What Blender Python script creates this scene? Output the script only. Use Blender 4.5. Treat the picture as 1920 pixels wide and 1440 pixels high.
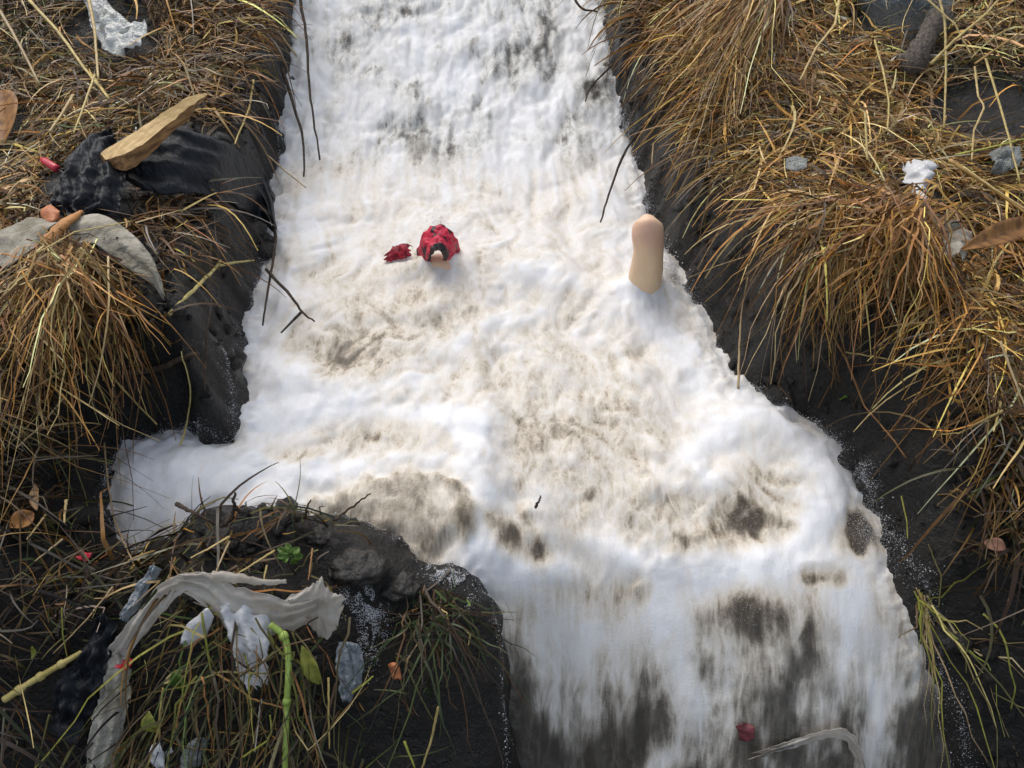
import bpy, math, random
import numpy as np
from mathutils import Vector

rng = np.random.default_rng(7)
random.seed(7)
for o in list(bpy.data.objects):
    bpy.data.objects.remove(o)
scene = bpy.context.scene
COL = scene.collection

# ------------------------------------------------------------------ camera, sky, sun, exposure
CAM_H = 1.26
PITCH = math.radians(46.0)
FPX = 1450.0                      # focal length in photograph pixels (1920 wide)
cam_d = bpy.data.cameras.new('camera')
cam_d.sensor_width = 36.0
cam_d.lens = 36.0 * FPX / 1920.0
cam_d.clip_start = 0.02
cam_d.clip_end = 500.0
cam = bpy.data.objects.new('camera', cam_d)
cam.location = (0, 0, CAM_H)
cam.rotation_euler = (math.pi / 2 - PITCH, 0, 0)
COL.objects.link(cam)
scene.camera = cam

SUN_EL, SUN_AZ = math.radians(52), math.radians(-30)      # azimuth from +Y (upstream) towards +X
w = bpy.data.worlds.new('World')
scene.world = w
w.use_nodes = True
nt = w.node_tree
sky = nt.nodes.new('ShaderNodeTexSky')
sky.sky_type = 'NISHITA'
sky.sun_disc = False
sky.sun_elevation = SUN_EL
sky.sun_rotation = SUN_AZ
sky.dust_density = 3.0
sky.air_density = 1.0
bg = nt.nodes['Background']
bg.inputs['Strength'].default_value = 0.15
hs = nt.nodes.new('ShaderNodeHueSaturation'); hs.inputs['Saturation'].default_value = .55     # thin high cloud greys the blue
nt.links.new(sky.outputs[0], hs.inputs['Color'])
nt.links.new(hs.outputs[0], bg.inputs['Color'])
sun_d = bpy.data.lights.new('sun', 'SUN')
sun_d.energy = 0.95
sun_d.angle = math.radians(42)
sun_d.color = (1.0, 0.95, 0.87)
sun = bpy.data.objects.new('sun', sun_d)
sv = Vector((math.sin(SUN_AZ) * math.cos(SUN_EL), math.cos(SUN_AZ) * math.cos(SUN_EL), math.sin(SUN_EL)))
sun.rotation_euler = (-sv).to_track_quat('-Z', 'Y').to_euler()
sun.location = (0, 3, 6)
COL.objects.link(sun)
scene.view_settings.view_transform = 'Standard'
scene.view_settings.look = 'None'
scene.view_settings.exposure = 0.32
scene.view_settings.gamma = 1.0
scene.cycles.max_bounces = 5
scene.cycles.diffuse_bounces = 2
scene.cycles.transparent_max_bounces = 7

# ------------------------------------------------------------------ helpers: noise, rays
def _hash(ix, iy, seed):
    n = (ix.astype(np.int64) * 374761393 + iy.astype(np.int64) * 668265263 + seed * 1442695041) & 0x7fffffff
    n = ((n ^ (n >> 13)) * 1274126177) & 0x7fffffff
    n = ((n ^ (n >> 16)) * 374761393) & 0x7fffffff
    return n

def gnoise(x, y, seed=0):
    """gradient noise, about -0.7..0.7"""
    xi = np.floor(x); yi = np.floor(y)
    fx = x - xi; fy = y - yi
    u = fx * fx * fx * (fx * (fx * 6 - 15) + 10); v = fy * fy * fy * (fy * (fy * 6 - 15) + 10)
    def g(dx, dy):
        a = _hash(xi + dx, yi + dy, seed) * (2 * math.pi / 0x7fffffff)
        return np.cos(a) * (fx - dx) + np.sin(a) * (fy - dy)
    a = g(0, 0) * (1 - u) + g(1, 0) * u
    b = g(0, 1) * (1 - u) + g(1, 1) * u
    return a * (1 - v) + b * v

def fbm(x, y, seed=0, oct=4, gain=.5):
    s = 0; a = 1.0
    for k in range(oct):
        s = s + a * gnoise(x, y, seed + k * 17)
        x = x * 2.03 + 11.3; y = y * 2.03 - 7.1; a *= gain
    return s

def billow(x, y, seed=0, oct=4, gain=.5):
    s = 0; a = 1.0
    for k in range(oct):
        s = s + a * (np.abs(gnoise(x, y, seed + k * 17)) * 2.2 - .45)
        x = x * 2.1 + 3.3; y = y * 2.1 - 5.1; a *= gain
    return s

def sstep(t):
    t = np.clip(t, 0, 1)
    return t * t * (3 - 2 * t)

SP, CP = math.sin(PITCH), math.cos(PITCH)
def ray(px, py):
    a = (px - 960) / FPX; b = (py - 720) / FPX
    d = np.array([a, CP - b * SP, -SP - b * CP])
    return d / np.linalg.norm(d)

def hit(px, py, zf, h=0.0, t0=0.5, t1=9.0):
    """first point along the pixel's ray that is h above the surface zf(x, y)"""
    d = ray(px, py)
    ts = np.linspace(t0, t1, 1700)
    P = np.array([0, 0, CAM_H])[None] + ts[:, None] * d[None]
    g = P[:, 2] - zf(P[:, 0], P[:, 1]) - h
    k = np.argmax(g < 0)
    if g[k] >= 0: k = len(ts) - 1
    if k == 0: return P[0]
    f = g[k - 1] / (g[k - 1] - g[k] + 1e-12)
    return P[k - 1] * (1 - f) + P[k] * f

# ------------------------------------------------------------------ the lie of the land
YLIP = 0.72
def softp(t): return np.log1p(np.exp(np.clip(t, -40, 40)))
def zwater(x, y):
    """mean water level: cascade upstream, churning pool, fall towards the viewer"""
    up = 0.36 * .12 * softp((y - 2.12) / .12) - 0.26 * .4 * softp((y - 3.6) / .4)
    k = .085
    lip = YLIP - .03 + .10 * gnoise(x * 3.1, x * 0 + 2.5, 620) + .02 * np.sin(x * 5 + 1) - .05 * sstep((x - .25) / .4) + .04 * sstep((-.1 - x) / .3)
    fall = 2.0 * k * softp((lip - y) / k) - 1.95 * k * softp((lip - .30 - y) / k)
    return np.maximum(up, 0) - fall + .02 * (np.clip(y, .6, 2.2) - 1.2)

def zref(x, y):
    """level the banks stand on: as the water, but stepping down more gently"""
    up = 0.36 * .12 * softp((y - 2.12) / .12) - 0.26 * .4 * softp((y - 3.6) / .4)
    k = .06
    fall = 1.2 * k * softp((.70 - y) / k) - 1.15 * k * softp((.18 - y) / k)
    return np.maximum(up, 0) - fall

LEFT = [(575, -400), (556, -150), (550, 0), (546, 100), (536, 200), (522, 300), (508, 400), (490, 500), (468, 580), (450, 680), (443, 780), (438, 832),
        (395, 828), (352, 806), (300, 815), (232, 836), (208, 900), (190, 960), (214, 1000), (246, 1052), (285, 1064), (330, 1045),
        (370, 1005), (425, 985), (480, 995), (560, 985), (620, 983), (685, 1008), (740, 1040), (800, 1064), (855, 1072), (882, 1105), (918, 1165),
        (930, 1230), (938, 1300), (945, 1440), (950, 1560)]
RIGHT = [(1850, 1560), (1800, 1440), (1768, 1320), (1742, 1210), (1716, 1130), (1690, 1075), (1662, 1010), (1622, 930), (1580, 860), (1525, 803), (1475, 786),
         (1440, 752), (1400, 738), (1362, 718), (1342, 660), (1320, 600), (1280, 540), (1246, 480), (1215, 400), (1196, 330), (1178, 260), (1152, 180),
         (1137, 80), (1130, 0), (1124, -150), (1115, -400)]
pl = [hit(a, b, zwater)[:2] for a, b in LEFT]
pr = [hit(a, b, zwater)[:2] for a, b in RIGHT]
pl = [np.array([pl[0][0] - .15, 9.0])] + pl + [np.array([pl[-1][0] - .1, -1.5])]
pr = [np.array([pr[0][0] + .15, -1.5])] + pr + [np.array([pr[-1][0] - .15, 9.0])]
POLY = np.array(pl + pr)

def sdist(x, y):
    """signed distance to the water's edge in plan, negative over the water"""
    x = np.asarray(x, float); y = np.asarray(y, float)
    best = np.full(x.shape, 1e9); inside = np.zeros(x.shape, bool)
    n = len(POLY)
    for i in range(n):
        ax, ay = POLY[i]; bx, by = POLY[(i + 1) % n]
        ex, ey = bx - ax, by - ay
        t = np.clip(((x - ax) * ex + (y - ay) * ey) / (ex * ex + ey * ey + 1e-12), 0, 1)
        best = np.minimum(best, (x - ax - t * ex) ** 2 + (y - ay - t * ey) ** 2)
        c = ((ay > y) != (by > y)) & (x < (bx - ax) * (y - ay) / (by - ay + 1e-15) + ax)
        inside ^= c
    d = np.sqrt(best)
    return np.where(inside, -d, d)

def plan(px, py, z=.15):
    d = ray(px, py); t = (z - CAM_H) / d[2]
    return np.array([d[0] * t, d[1] * t])

# wall run and height, slope of the land behind it, at places along the banks
_wc = [  # px, py, run, height, slope behind
    (530, 0, .05, .20, .10), (520, 200, .05, .20, .10), (490, 400, .06, .22, .08), (440, 600, .06, .27, .04), (420, 760, .07, .28, .05),
    (330, 800, .10, .24, .05), (190, 880, .18, .20, .05), (150, 980, .22, .16, .02), (230, 1090, .18, .11, -.02), (420, 1040, .07, .09, -.02),
    (620, 1060, .07, .07, -.04), (720, 1120, .09, .045, -.03), (860, 1180, .07, .03, .00), (880, 1350, .08, .05, .10),
    (400, 1300, .12, .12, .05), (100, 1300, .2, .12, .05),
    (1145, 0, .05, .18, .16), (1190, 200, .06, .20, .18), (1240, 350, .08, .24, .18), (1300, 470, .11, .28, .16), (1380, 600, .15, .30, .14),
    (1460, 700, .18, .29, .14), (1600, 800, .16, .24, .16), (1690, 930, .14, .20, .16), (1760, 1080, .10, .14, .16), (1800, 1200, .10, .06, .02),
    (1860, 1350, .12, .05, .0)]
_wp = np.array([plan(a, b) for a, b, *_ in _wc]); _wv = np.array([c[2:] for c in _wc])
def idw(x, y, pts, vals, p=3.0):
    x = np.asarray(x, float); sh = x.shape
    X = np.stack([x.ravel(), np.asarray(y, float).ravel()], 1)
    out = np.zeros((len(X), vals.shape[1]))
    for s in range(0, len(X), 100000):
        d2 = ((X[s:s + 100000, None] - pts[None]) ** 2).sum(2) + 1e-4
        ww = d2 ** (-p / 2); ww /= ww.sum(1, keepdims=True)
        out[s:s + 100000] = ww @ vals
    return out.reshape(sh + (vals.shape[1],))

_mounds = []   # extra bumps: plan centre, radii, height
def mound(px, py, rx, ry, h, z=.1):
    c = plan(px, py, z); _mounds.append((c[0], c[1], rx, ry, h))
mound(380, 1085, .12, .07, .06)
mound(470, 1150, .16, .09, .05)
mound(650, 1045, .07, .05, .045)
mound(800, 1190, .08, .07, .04)
mound(130, 560, .16, .22, .07, .3)
mound(1560, 430, .18, .3, .08, .35)
mound(1780, 620, .16, .24, .08, .35)
mound(330, 180, .35, .4, .07, .3)
mound(1420, 120, .15, .3, .08, .35)

def zland_raw(x, y, sd=None):
    if sd is None: sd = sdist(x, y)
    c = idw(x, y, _wp, _wv)
    run, hh, sl = c[..., 0], c[..., 1], c[..., 2]
    wob = .026 * fbm(x * 9, y * 9, 3, 5, .6) + .02 * fbm(x * 3, y * 3, 5, 2)
    d = sd + wob
    ramp = sstep((d + .012) / (run + .012)) ** .85
    out = zref(x, y) + hh * ramp + np.clip(d - run, 0, 1.3) * sl + .05 * sstep((d - run) / .5) * fbm(x * 2.2, y * 2.2, 9, 3)
    out = out + sstep(d / .15) * .10 * fbm(x * 1.1 + 4, y * 1.1, 21, 2)
    bed = zwater(x, y) - .10
    for mx, my, rx, ry, h in _mounds:
        out = out + h * np.exp(-(((x - mx) / rx) ** 2 + ((y - my) / ry) ** 2)) * sstep(d / .05)
    z = bed + (out - bed) * sstep((d + .05) / .055)
    rough = sstep((d + .06) / .06)
    z = z + rough * (.012 * fbm(x * 20, y * 20, 31, 5, .6) + .006 * billow(x * 48, y * 48, 41, 2))
    return z

# lookup grid
GX0, GX1, GY0, GY1, GS = -3.2, 3.2, -.6, 5.2, .01
_gx = np.arange(GX0, GX1, GS); _gy = np.arange(GY0, GY1, GS)
_GXX, _GYY = np.meshgrid(_gx, _gy, indexing='ij')
_GD = sdist(_GXX, _GYY)
_GZ = zland_raw(_GXX, _GYY, _GD)
def _bil(G, x, y):
    fx = np.clip((np.asarray(x, float) - GX0) / GS, 0, len(_gx) - 1.001); fy = np.clip((np.asarray(y, float) - GY0) / GS, 0, len(_gy) - 1.001)
    ix = fx.astype(int); iy = fy.astype(int); fx = fx - ix; fy = fy - iy
    return G[ix, iy] * (1 - fx) * (1 - fy) + G[ix + 1, iy] * fx * (1 - fy) + G[ix, iy + 1] * (1 - fx) * fy + G[ix + 1, iy + 1] * fx * fy
def tz(x, y): return _bil(_GZ, x, y)
def td(x, y): return _bil(_GD, x, y)
def tw(x, y): return np.maximum(tz(x, y), np.where(td(x, y) < .02, zwater(np.asarray(x), np.asarray(y)) + .01, -9))
def on(px, py, h=0.0): return hit(px, py, tw, h)

# ------------------------------------------------------------------ materials
def newmat(name):
    m = bpy.data.materials.new(name); m.use_nodes = True
    return m, m.node_tree, m.node_tree.nodes['Principled BSDF']

def L(nt, a, b): nt.links.new(a, b)

def N(nt, t, **kw):
    n = nt.nodes.new(t)
    for k, v in kw.items():
        if k.startswith('i_'): n.inputs[k[2:].replace('_', ' ')].default_value = v
        else: setattr(n, k, v)
    return n

def ramp(nt, stops, fac=None):
    r = nt.nodes.new('ShaderNodeValToRGB')
    e = r.color_ramp.elements
    while len(e) < len(stops): e.new(.5)
    for el, (p, c) in zip(e, stops):
        el.position = p; el.color = (*c, 1) if len(c) == 3 else c
    if fac is not None: nt.links.new(fac, r.inputs[0])
    return r

def mathn(nt, op, a, b=None, clamp=False):
    n = nt.nodes.new('ShaderNodeMath'); n.operation = op; n.use_clamp = clamp
    for i, v in enumerate((a, b)):
        if v is None: continue
        if isinstance(v, (int, float)): n.inputs[i].default_value = v
        else: nt.links.new(v, n.inputs[i])
    return n.outputs[0]

def mat_mud():
    m, nt, p = newmat('wet_mud')
    g = N(nt, 'ShaderNodeNewGeometry')
    n1 = N(nt, 'ShaderNodeTexNoise', i_Scale=14.0, i_Detail=6.0, i_Roughness=.65)
    n2 = N(nt, 'ShaderNodeTexNoise', i_Scale=90.0, i_Detail=5.0, i_Roughness=.7)
    L(nt, g.outputs['Position'], n1.inputs['Vector']); L(nt, g.outputs['Position'], n2.inputs['Vector'])
    f = mathn(nt, 'ADD', mathn(nt, 'MULTIPLY', n1.outputs[0], .6), mathn(nt, 'MULTIPLY', n2.outputs[0], .4))
    r = ramp(nt, [(.34, (.004, .0037, .0033)), (.50, (.012, .0105, .0085)), (.62, (.026, .021, .0155)), (.78, (.060, .049, .036))], f)
    L(nt, r.outputs[0], p.inputs['Base Color'])
    p.inputs['Specular IOR Level'].default_value = .45
    rr = ramp(nt, [(.38, (.12,) * 3), (.60, (.6,) * 3)], n1.outputs[0])
    L(nt, rr.outputs[0], p.inputs['Roughness'])
    b = N(nt, 'ShaderNodeBump', i_Strength=1.0, i_Distance=.022)
    L(nt, f, b.inputs['Height']); L(nt, b.outputs[0], p.inputs['Normal'])
    return m

def mat_water():
    m, nt, p = newmat('foaming_water')
    g = N(nt, 'ShaderNodeNewGeometry')
    at = N(nt, 'ShaderNodeAttribute', attribute_name='foam')
    st = N(nt, 'ShaderNodeAttribute', attribute_name='flow')      # coordinates stretched along the current
    fine = N(nt, 'ShaderNodeTexNoise', i_Scale=230.0, i_Detail=3.0, i_Roughness=.65)
    L(nt, g.outputs['Position'], fine.inputs['Vector'])
    strk = N(nt, 'ShaderNodeTexNoise', i_Scale=70.0, i_Detail=6.0, i_Roughness=.68, i_Distortion=.6)
    L(nt, st.outputs['Vector'], strk.inputs['Vector'])
    soft = N(nt, 'ShaderNodeTexNoise', i_Scale=16.0, i_Detail=7.0, i_Roughness=.62, i_Distortion=1.2)
    L(nt, st.outputs['Vector'], soft.inputs['Vector'])
    cm = N(nt, 'ShaderNodeAttribute', attribute_name='calm'); gr = N(nt, 'ShaderNodeAttribute', attribute_name='grey')
    live = mathn(nt, 'SUBTRACT', 1.0, mathn(nt, 'MULTIPLY', cm.outputs['Fac'], .30))
    nz = mathn(nt, 'MULTIPLY', mathn(nt, 'SUBTRACT', fine.outputs[0], .5), .24)
    nz = mathn(nt, 'ADD', nz, mathn(nt, 'MULTIPLY', mathn(nt, 'SUBTRACT', strk.outputs[0], .5), .28))
    nz = mathn(nt, 'ADD', nz, mathn(nt, 'MULTIPLY', mathn(nt, 'SUBTRACT', soft.outputs[0], .5), .48))
    # pin holes where bubbles have burst, in patches
    pin = ramp(nt, [(.57, (0, 0, 0)), (.67, (1, 1, 1))], fine.outputs[0])
    pat = ramp(nt, [(.46, (0, 0, 0)), (.60, (1, 1, 1))], soft.outputs[0])
    nz = mathn(nt, 'SUBTRACT', nz, mathn(nt, 'MULTIPLY', mathn(nt, 'MULTIPLY', pin.outputs[0], pat.outputs[0]), .13))
    f = mathn(nt, 'ADD', at.outputs['Fac'], mathn(nt, 'MULTIPLY', nz, live), True)
    # lace of bubbles where the foam is thin
    wv = N(nt, 'ShaderNodeTexNoise', i_Scale=22.0, i_Detail=4.0); L(nt, st.outputs['Vector'], wv.inputs['Vector'])
    vm = N(nt, 'ShaderNodeVectorMath', operation='MULTIPLY_ADD'); vm.inputs[1].default_value = (.07, .07, .07)
    L(nt, wv.outputs['Color'], vm.inputs[0]); L(nt, st.outputs['Vector'], vm.inputs[2])
    lace = None
    for sc_, am in ((34.0, .20), (85.0, .14)):
        vo = N(nt, 'ShaderNodeTexVoronoi', feature='DISTANCE_TO_EDGE', i_Scale=sc_); L(nt, vm.outputs[0], vo.inputs['Vector'])
        e_ = ramp(nt, [(.0, (1, 1, 1)), (.30, (0, 0, 0))], vo.outputs[0])
        q_ = mathn(nt, 'MULTIPLY', mathn(nt, 'SUBTRACT', e_.outputs[0], .42), am)
        lace = q_ if lace is None else mathn(nt, 'ADD', lace, q_)
    thin = ramp(nt, [(.12, (.35,) * 3), (.42, (1,) * 3), (.80, (.15,) * 3)], at.outputs['Fac'])
    f = mathn(nt, 'ADD', f, mathn(nt, 'MULTIPLY', mathn(nt, 'MULTIPLY', lace, thin.outputs[0]), live), True)
    r = ramp(nt, [(.0, (.075, .062, .046)), (.15, (.17, .142, .105)), (.29, (.38, .325, .25)), (.46, (.60, .535, .435)), (.68, (.75, .71, .64)), (.94, (.85, .855, .86))], f)
    r2 = ramp(nt, [(.0, (.070, .066, .058)), (.15, (.15, .144, .128)), (.29, (.33, .325, .30)), (.46, (.55, .545, .51)), (.68, (.73, .725, .70)), (.94, (.85, .855, .86))], f)
    mxg = N(nt, 'ShaderNodeMix', data_type='RGBA'); L(nt, gr.outputs['Fac'], mxg.inputs[0]); L(nt, r.outputs[0], mxg.inputs[6]); L(nt, r2.outputs[0], mxg.inputs[7])
    L(nt, mxg.outputs[2], p.inputs['Base Color'])
    rr = ramp(nt, [(.15, (.10,) * 3), (.75, (.5,) * 3)], f)
    L(nt, rr.outputs[0], p.inputs['Roughness'])
    p.inputs['IOR'].default_value = 1.33
    b1 = N(nt, 'ShaderNodeBump', i_Strength=.35, i_Distance=.004)
    hh = mathn(nt, 'ADD', mathn(nt, 'MULTIPLY', strk.outputs[0], 1.0), mathn(nt, 'MULTIPLY', fine.outputs[0], .55))
    L(nt, hh, b1.inputs['Height']); L(nt, b1.outputs[0], p.inputs['Normal'])
    return m

def mat_vcol(name, rough=.6, spec=.35, transl=0.0):
    m, nt, p = newmat(name)
    a = N(nt, 'ShaderNodeAttribute', attribute_name='tone')
    g = N(nt, 'ShaderNodeNewGeometry')
    n = N(nt, 'ShaderNodeTexNoise', i_Scale=60.0, i_Detail=3.0)
    L(nt, g.outputs['Position'], n.inputs['Vector'])
    mx = N(nt, 'ShaderNodeMix', data_type='RGBA', blend_type='MULTIPLY')
    mx.inputs[0].default_value = .7
    rr = ramp(nt, [(.3, (.55, .5, .42)), (.6, (1.1, 1.1, 1.1))], n.outputs[0])
    L(nt, a.outputs['Color'], mx.inputs[6]); L(nt, rr.outputs[0], mx.inputs[7])
    L(nt, mx.outputs[2], p.inputs['Base Color'])
    p.inputs['Roughness'].default_value = rough
    p.inputs['Specular IOR Level'].default_value = spec
    if transl:
        t = N(nt, 'ShaderNodeBsdfTranslucent'); L(nt, mx.outputs[2], t.inputs['Color'])
        ms = N(nt, 'ShaderNodeMixShader'); ms.inputs[0].default_value = transl
        out = nt.nodes['Material Output']
        L(nt, p.outputs[0], ms.inputs[1]); L(nt, t.outputs[0], ms.inputs[2]); L(nt, ms.outputs[0], out.inputs['Surface'])
    return m

MUD = mat_mud(); WATER = mat_water(); STRAW = mat_vcol('dry_straw', .5, .4)

def mesh_np(name, verts, faces, mat, smooth=True, parent=None):
    """faces: (n,3) or (n,4) array, or a list of such arrays"""
    fl = faces if isinstance(faces, list) else [faces]
    me = bpy.data.meshes.new(name)
    verts = np.asarray(verts, np.float32)
    me.vertices.add(len(verts)); me.vertices.foreach_set('co', verts.ravel())
    idx = np.concatenate([f.ravel() for f in fl]).astype(np.int32)
    cnt = np.concatenate([np.full(len(f), f.shape[1]) for f in fl]).astype(np.int32)
    me.loops.add(len(idx)); me.loops.foreach_set('vertex_index', idx)
    me.polygons.add(len(cnt))
    me.polygons.foreach_set('loop_start', np.concatenate([[0], np.cumsum(cnt)[:-1]]).astype(np.int32))
    me.polygons.foreach_set('loop_total', cnt)
    me.update(calc_edges=True)
    me.polygons.foreach_set('use_smooth', np.full(len(cnt), smooth))
    me.materials.append(mat)
    o = bpy.data.objects.new(name, me); COL.objects.link(o)
    if parent is not None: o.parent = parent
    return o

def tag(o, label=None, cat=None, group=None, kind=None):
    if label: o['label'] = label
    if cat: o['category'] = cat
    if group: o['group'] = group
    if kind: o['kind'] = kind
    return o

def attr_col(o, cols):
    a = o.data.attributes.new('tone', 'FLOAT_COLOR', 'POINT')
    c = np.ones((len(cols), 4), np.float32); c[:, :3] = cols
    a.data.foreach_set('color', c.ravel())

def graded(segs):
    out = []
    for a, b, s in segs: out.append(np.arange(a, b, s))
    out.append([segs[-1][1]])
    return np.concatenate(out)

# ------------------------------------------------------------------ ground
gx = graded([(-30, -4, 1.5), (-4, -2, .06), (-2, 2, .0125), (2, 4, .06), (4, 30, 1.5)])
gy = graded([(-12, -.4, .6), (-.4, .3, .04), (.3, 2.6, .0115), (2.6, 4, .025), (4, 9, .2), (9, 40, 2)])
X, Y = np.meshgrid(gx, gy, indexing='ij')
D = sdist(X, Y)
Z = zland_raw(X, Y, D)
nx, ny = X.shape
idx = np.arange(nx * ny).reshape(nx, ny)
F = np.stack([idx[:-1, :-1], idx[1:, :-1], idx[1:, 1:], idx[:-1, 1:]], -1).reshape(-1, 4)
ground = mesh_np('ground', np.stack([X, Y, Z], -1).reshape(-1, 3), F, MUD)
tag(ground, kind='structure')

# ------------------------------------------------------------------ water
wx = graded([(-3, -1.3, .05), (-1.3, 1.3, .0062), (1.3, 3, .05)])
wy = graded([(-1.4, .25, .05), (.25, .5, .01), (.5, .78, .0032), (.78, 2.0, .0065), (2.0, 3.2, .008), (3.2, 9, .06)])
X, Y = np.meshgrid(wx, wy, indexing='ij')
D = sdist(X, Y)
pool = sstep((2.15 - Y) / .2) * sstep((Y - .70) / .1)
casc = sstep((Y - 2.0) / .2)
fallm = 1 - sstep((Y - .60) / .16)
wxr = X + .05 * fbm(X * 4, Y * 4, 50, 2); wyr = Y + .05 * fbm(X * 4 + 9, Y * 4, 51, 2)
disp = pool * (.015 * billow(wxr * 5.5, wyr * 4.4, 60, 4, .42) + .02 * fbm(wxr * 2.5, wyr * 2, 61, 2)) \
     + casc * (.017 * billow(wxr * 7, wyr * 4.0, 62, 5, .5)) \
     + fallm * (.016 * billow(wxr * 8 + 2 * wyr, wyr * 3.0, 63, 4, .5) + .02 * fbm(wxr * 4, wyr * 3, 64, 2))
# a long hump of white water rolling down the middle and heaped foam in the left pocket
def wblob(px, py, rx, ry, ang=0.0):
    """soft ellipse on the water given where it lies, radii in photograph pixels turned to metres there"""
    c = hit(px, py, zwater); ex = hit(px + rx, py, zwater); ey = hit(px, py - ry, zwater)
    ax = abs(ex[0] - c[0]); ay = abs(ey[1] - c[1])
    u = X - c[0]; v = Y - c[1]
    ca, sa = math.cos(ang), math.sin(ang)
    return ((u * ca + v * sa) / ax) ** 2 + ((-u * sa + v * ca) / ay) ** 2
def wstroke(pts, wpx):
    P = [hit(a, b, zwater) for a, b in pts]
    c = P[0]; e = hit(pts[0][0] + wpx, pts[0][1], zwater); wd = np.linalg.norm(e - c)
    ZW = zwater(X, Y)
    best = np.full(X.shape, 1e9)
    for A, B in zip(P[:-1], P[1:]):
        dx, dy, dz = B - A
        t = np.clip(((X - A[0]) * dx + (Y - A[1]) * dy + (ZW - A[2]) * dz) / (dx * dx + dy * dy + dz * dz), 0, 1)
        best = np.minimum(best, (X - A[0] - t * dx) ** 2 + (Y - A[1] - t * dy) ** 2 + (ZW - A[2] - t * dz) ** 2)
    return best / wd ** 2
def soft(q, k=1.0): return np.exp(-q * k)

# streaks: noise smeared along the current
_ux = np.arange(-1.32, 1.32, .006); _uy = np.arange(.22, 3.25, .006)
UX, UY = np.meshgrid(_ux, _uy, indexing='ij')
_vc = [(700, 60, 0, 1), (1000, 60, .1, 1), (840, 260, 0, 1), (620, 350, -.1, 1), (1080, 350, .1, 1), (560, 520, -.3, 1), (820, 520, 0, 1), (1150, 520, .3, 1), (520, 680, -.5, .8), (700, 680, -.6, .7), (900, 680, .1, 1), (1100, 680, .4, .9), (1280, 700, .6, .9),
       (480, 820, -1, .4), (330, 900, -1, .4), (640, 830, -.8, .4), (800, 830, -.2, 1), (1000, 860, .1, 1), (1200, 860, .6, .8), (1400, 840, .9, .6), (1540, 930, .5, 1), (740, 960, .6, .5), (900, 980, 0, 1), (1100, 1000, .1, 1), (1300, 1000, .3, 1), (1500, 1030, .2, 1), (1650, 1080, .3, 1),
       (1000, 1200, 0, 1), (1200, 1250, .1, 1), (1400, 1250, .05, 1), (1600, 1250, -.05, 1), (1100, 1420, -.05, 1), (1500, 1420, -.05, 1)]
_vp, _vv = [], []
for a, b, da, db in _vc:
    A = hit(a, b, zwater); B = hit(a + da * 12, b + db * 12, zwater); u_ = (B - A)[:2]; _vp.append(A[:2]); _vv.append(u_ / np.linalg.norm(u_))
VEL = idw(UX, UY, np.array(_vp), np.array(_vv), 4.0)
psi = fbm(UX * 5.5, UY * 5.5, 400, 2); gx_, gy_ = np.gradient(psi, .006)
swirl = (.10 * sstep((2.0 - UY) / .3) * sstep((UY - .75) / .15) + .012)[..., None]
VEL = VEL + swirl * np.stack([gy_, -gx_], -1)
VEL /= np.linalg.norm(VEL, axis=2, keepdims=True) + 1e-9
def usamp(G, x, y):
    fx = np.clip((x - _ux[0]) / .006, 0, len(_ux) - 1.001); fy = np.clip((y - _uy[0]) / .006, 0, len(_uy) - 1.001)
    ix = fx.astype(int); iy = fy.astype(int); fx = fx - ix; fy = fy - iy
    if G.ndim == 3: fx = fx[..., None]; fy = fy[..., None]
    return G[ix, iy] * (1 - fx) * (1 - fy) + G[ix + 1, iy] * fx * (1 - fy) + G[ix, iy + 1] * (1 - fx) * fy + G[ix + 1, iy + 1] * fx * fy
def smear(G, steps, h_):
    acc = G.copy(); wsum = 1.0
    for sg in (1, -1):
        px_, py_ = UX.copy(), UY.copy()
        for k_ in range(steps):
            v_ = usamp(VEL, px_, py_); px_ = px_ + sg * h_ * v_[..., 0]; py_ = py_ + sg * h_ * v_[..., 1]
            wk = 1 - k_ / steps; acc = acc + wk * usamp(G, px_, py_); wsum += wk
    acc = acc / wsum; return (acc - acc.mean()) / acc.std()
LIC1 = smear(rng.normal(0, 1, UX.shape), 8, .0075)
LIC2 = smear(gnoise(UX * 55, UY * 55, 410) + .7 * gnoise(UX * 28, UY * 28, 411), 9, .012)
S1 = usamp(LIC1, X, Y); S2 = usamp(LIC2, X, Y)
foam = np.full(X.shape, .86)
wn = fbm(X * 6, Y * 6, 70, 3); wn2 = fbm(X * 20, Y * 14, 71, 3)
q = lambda *a: wblob(*a) * (1 + .8 * wn) + .5 * wn2
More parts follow.
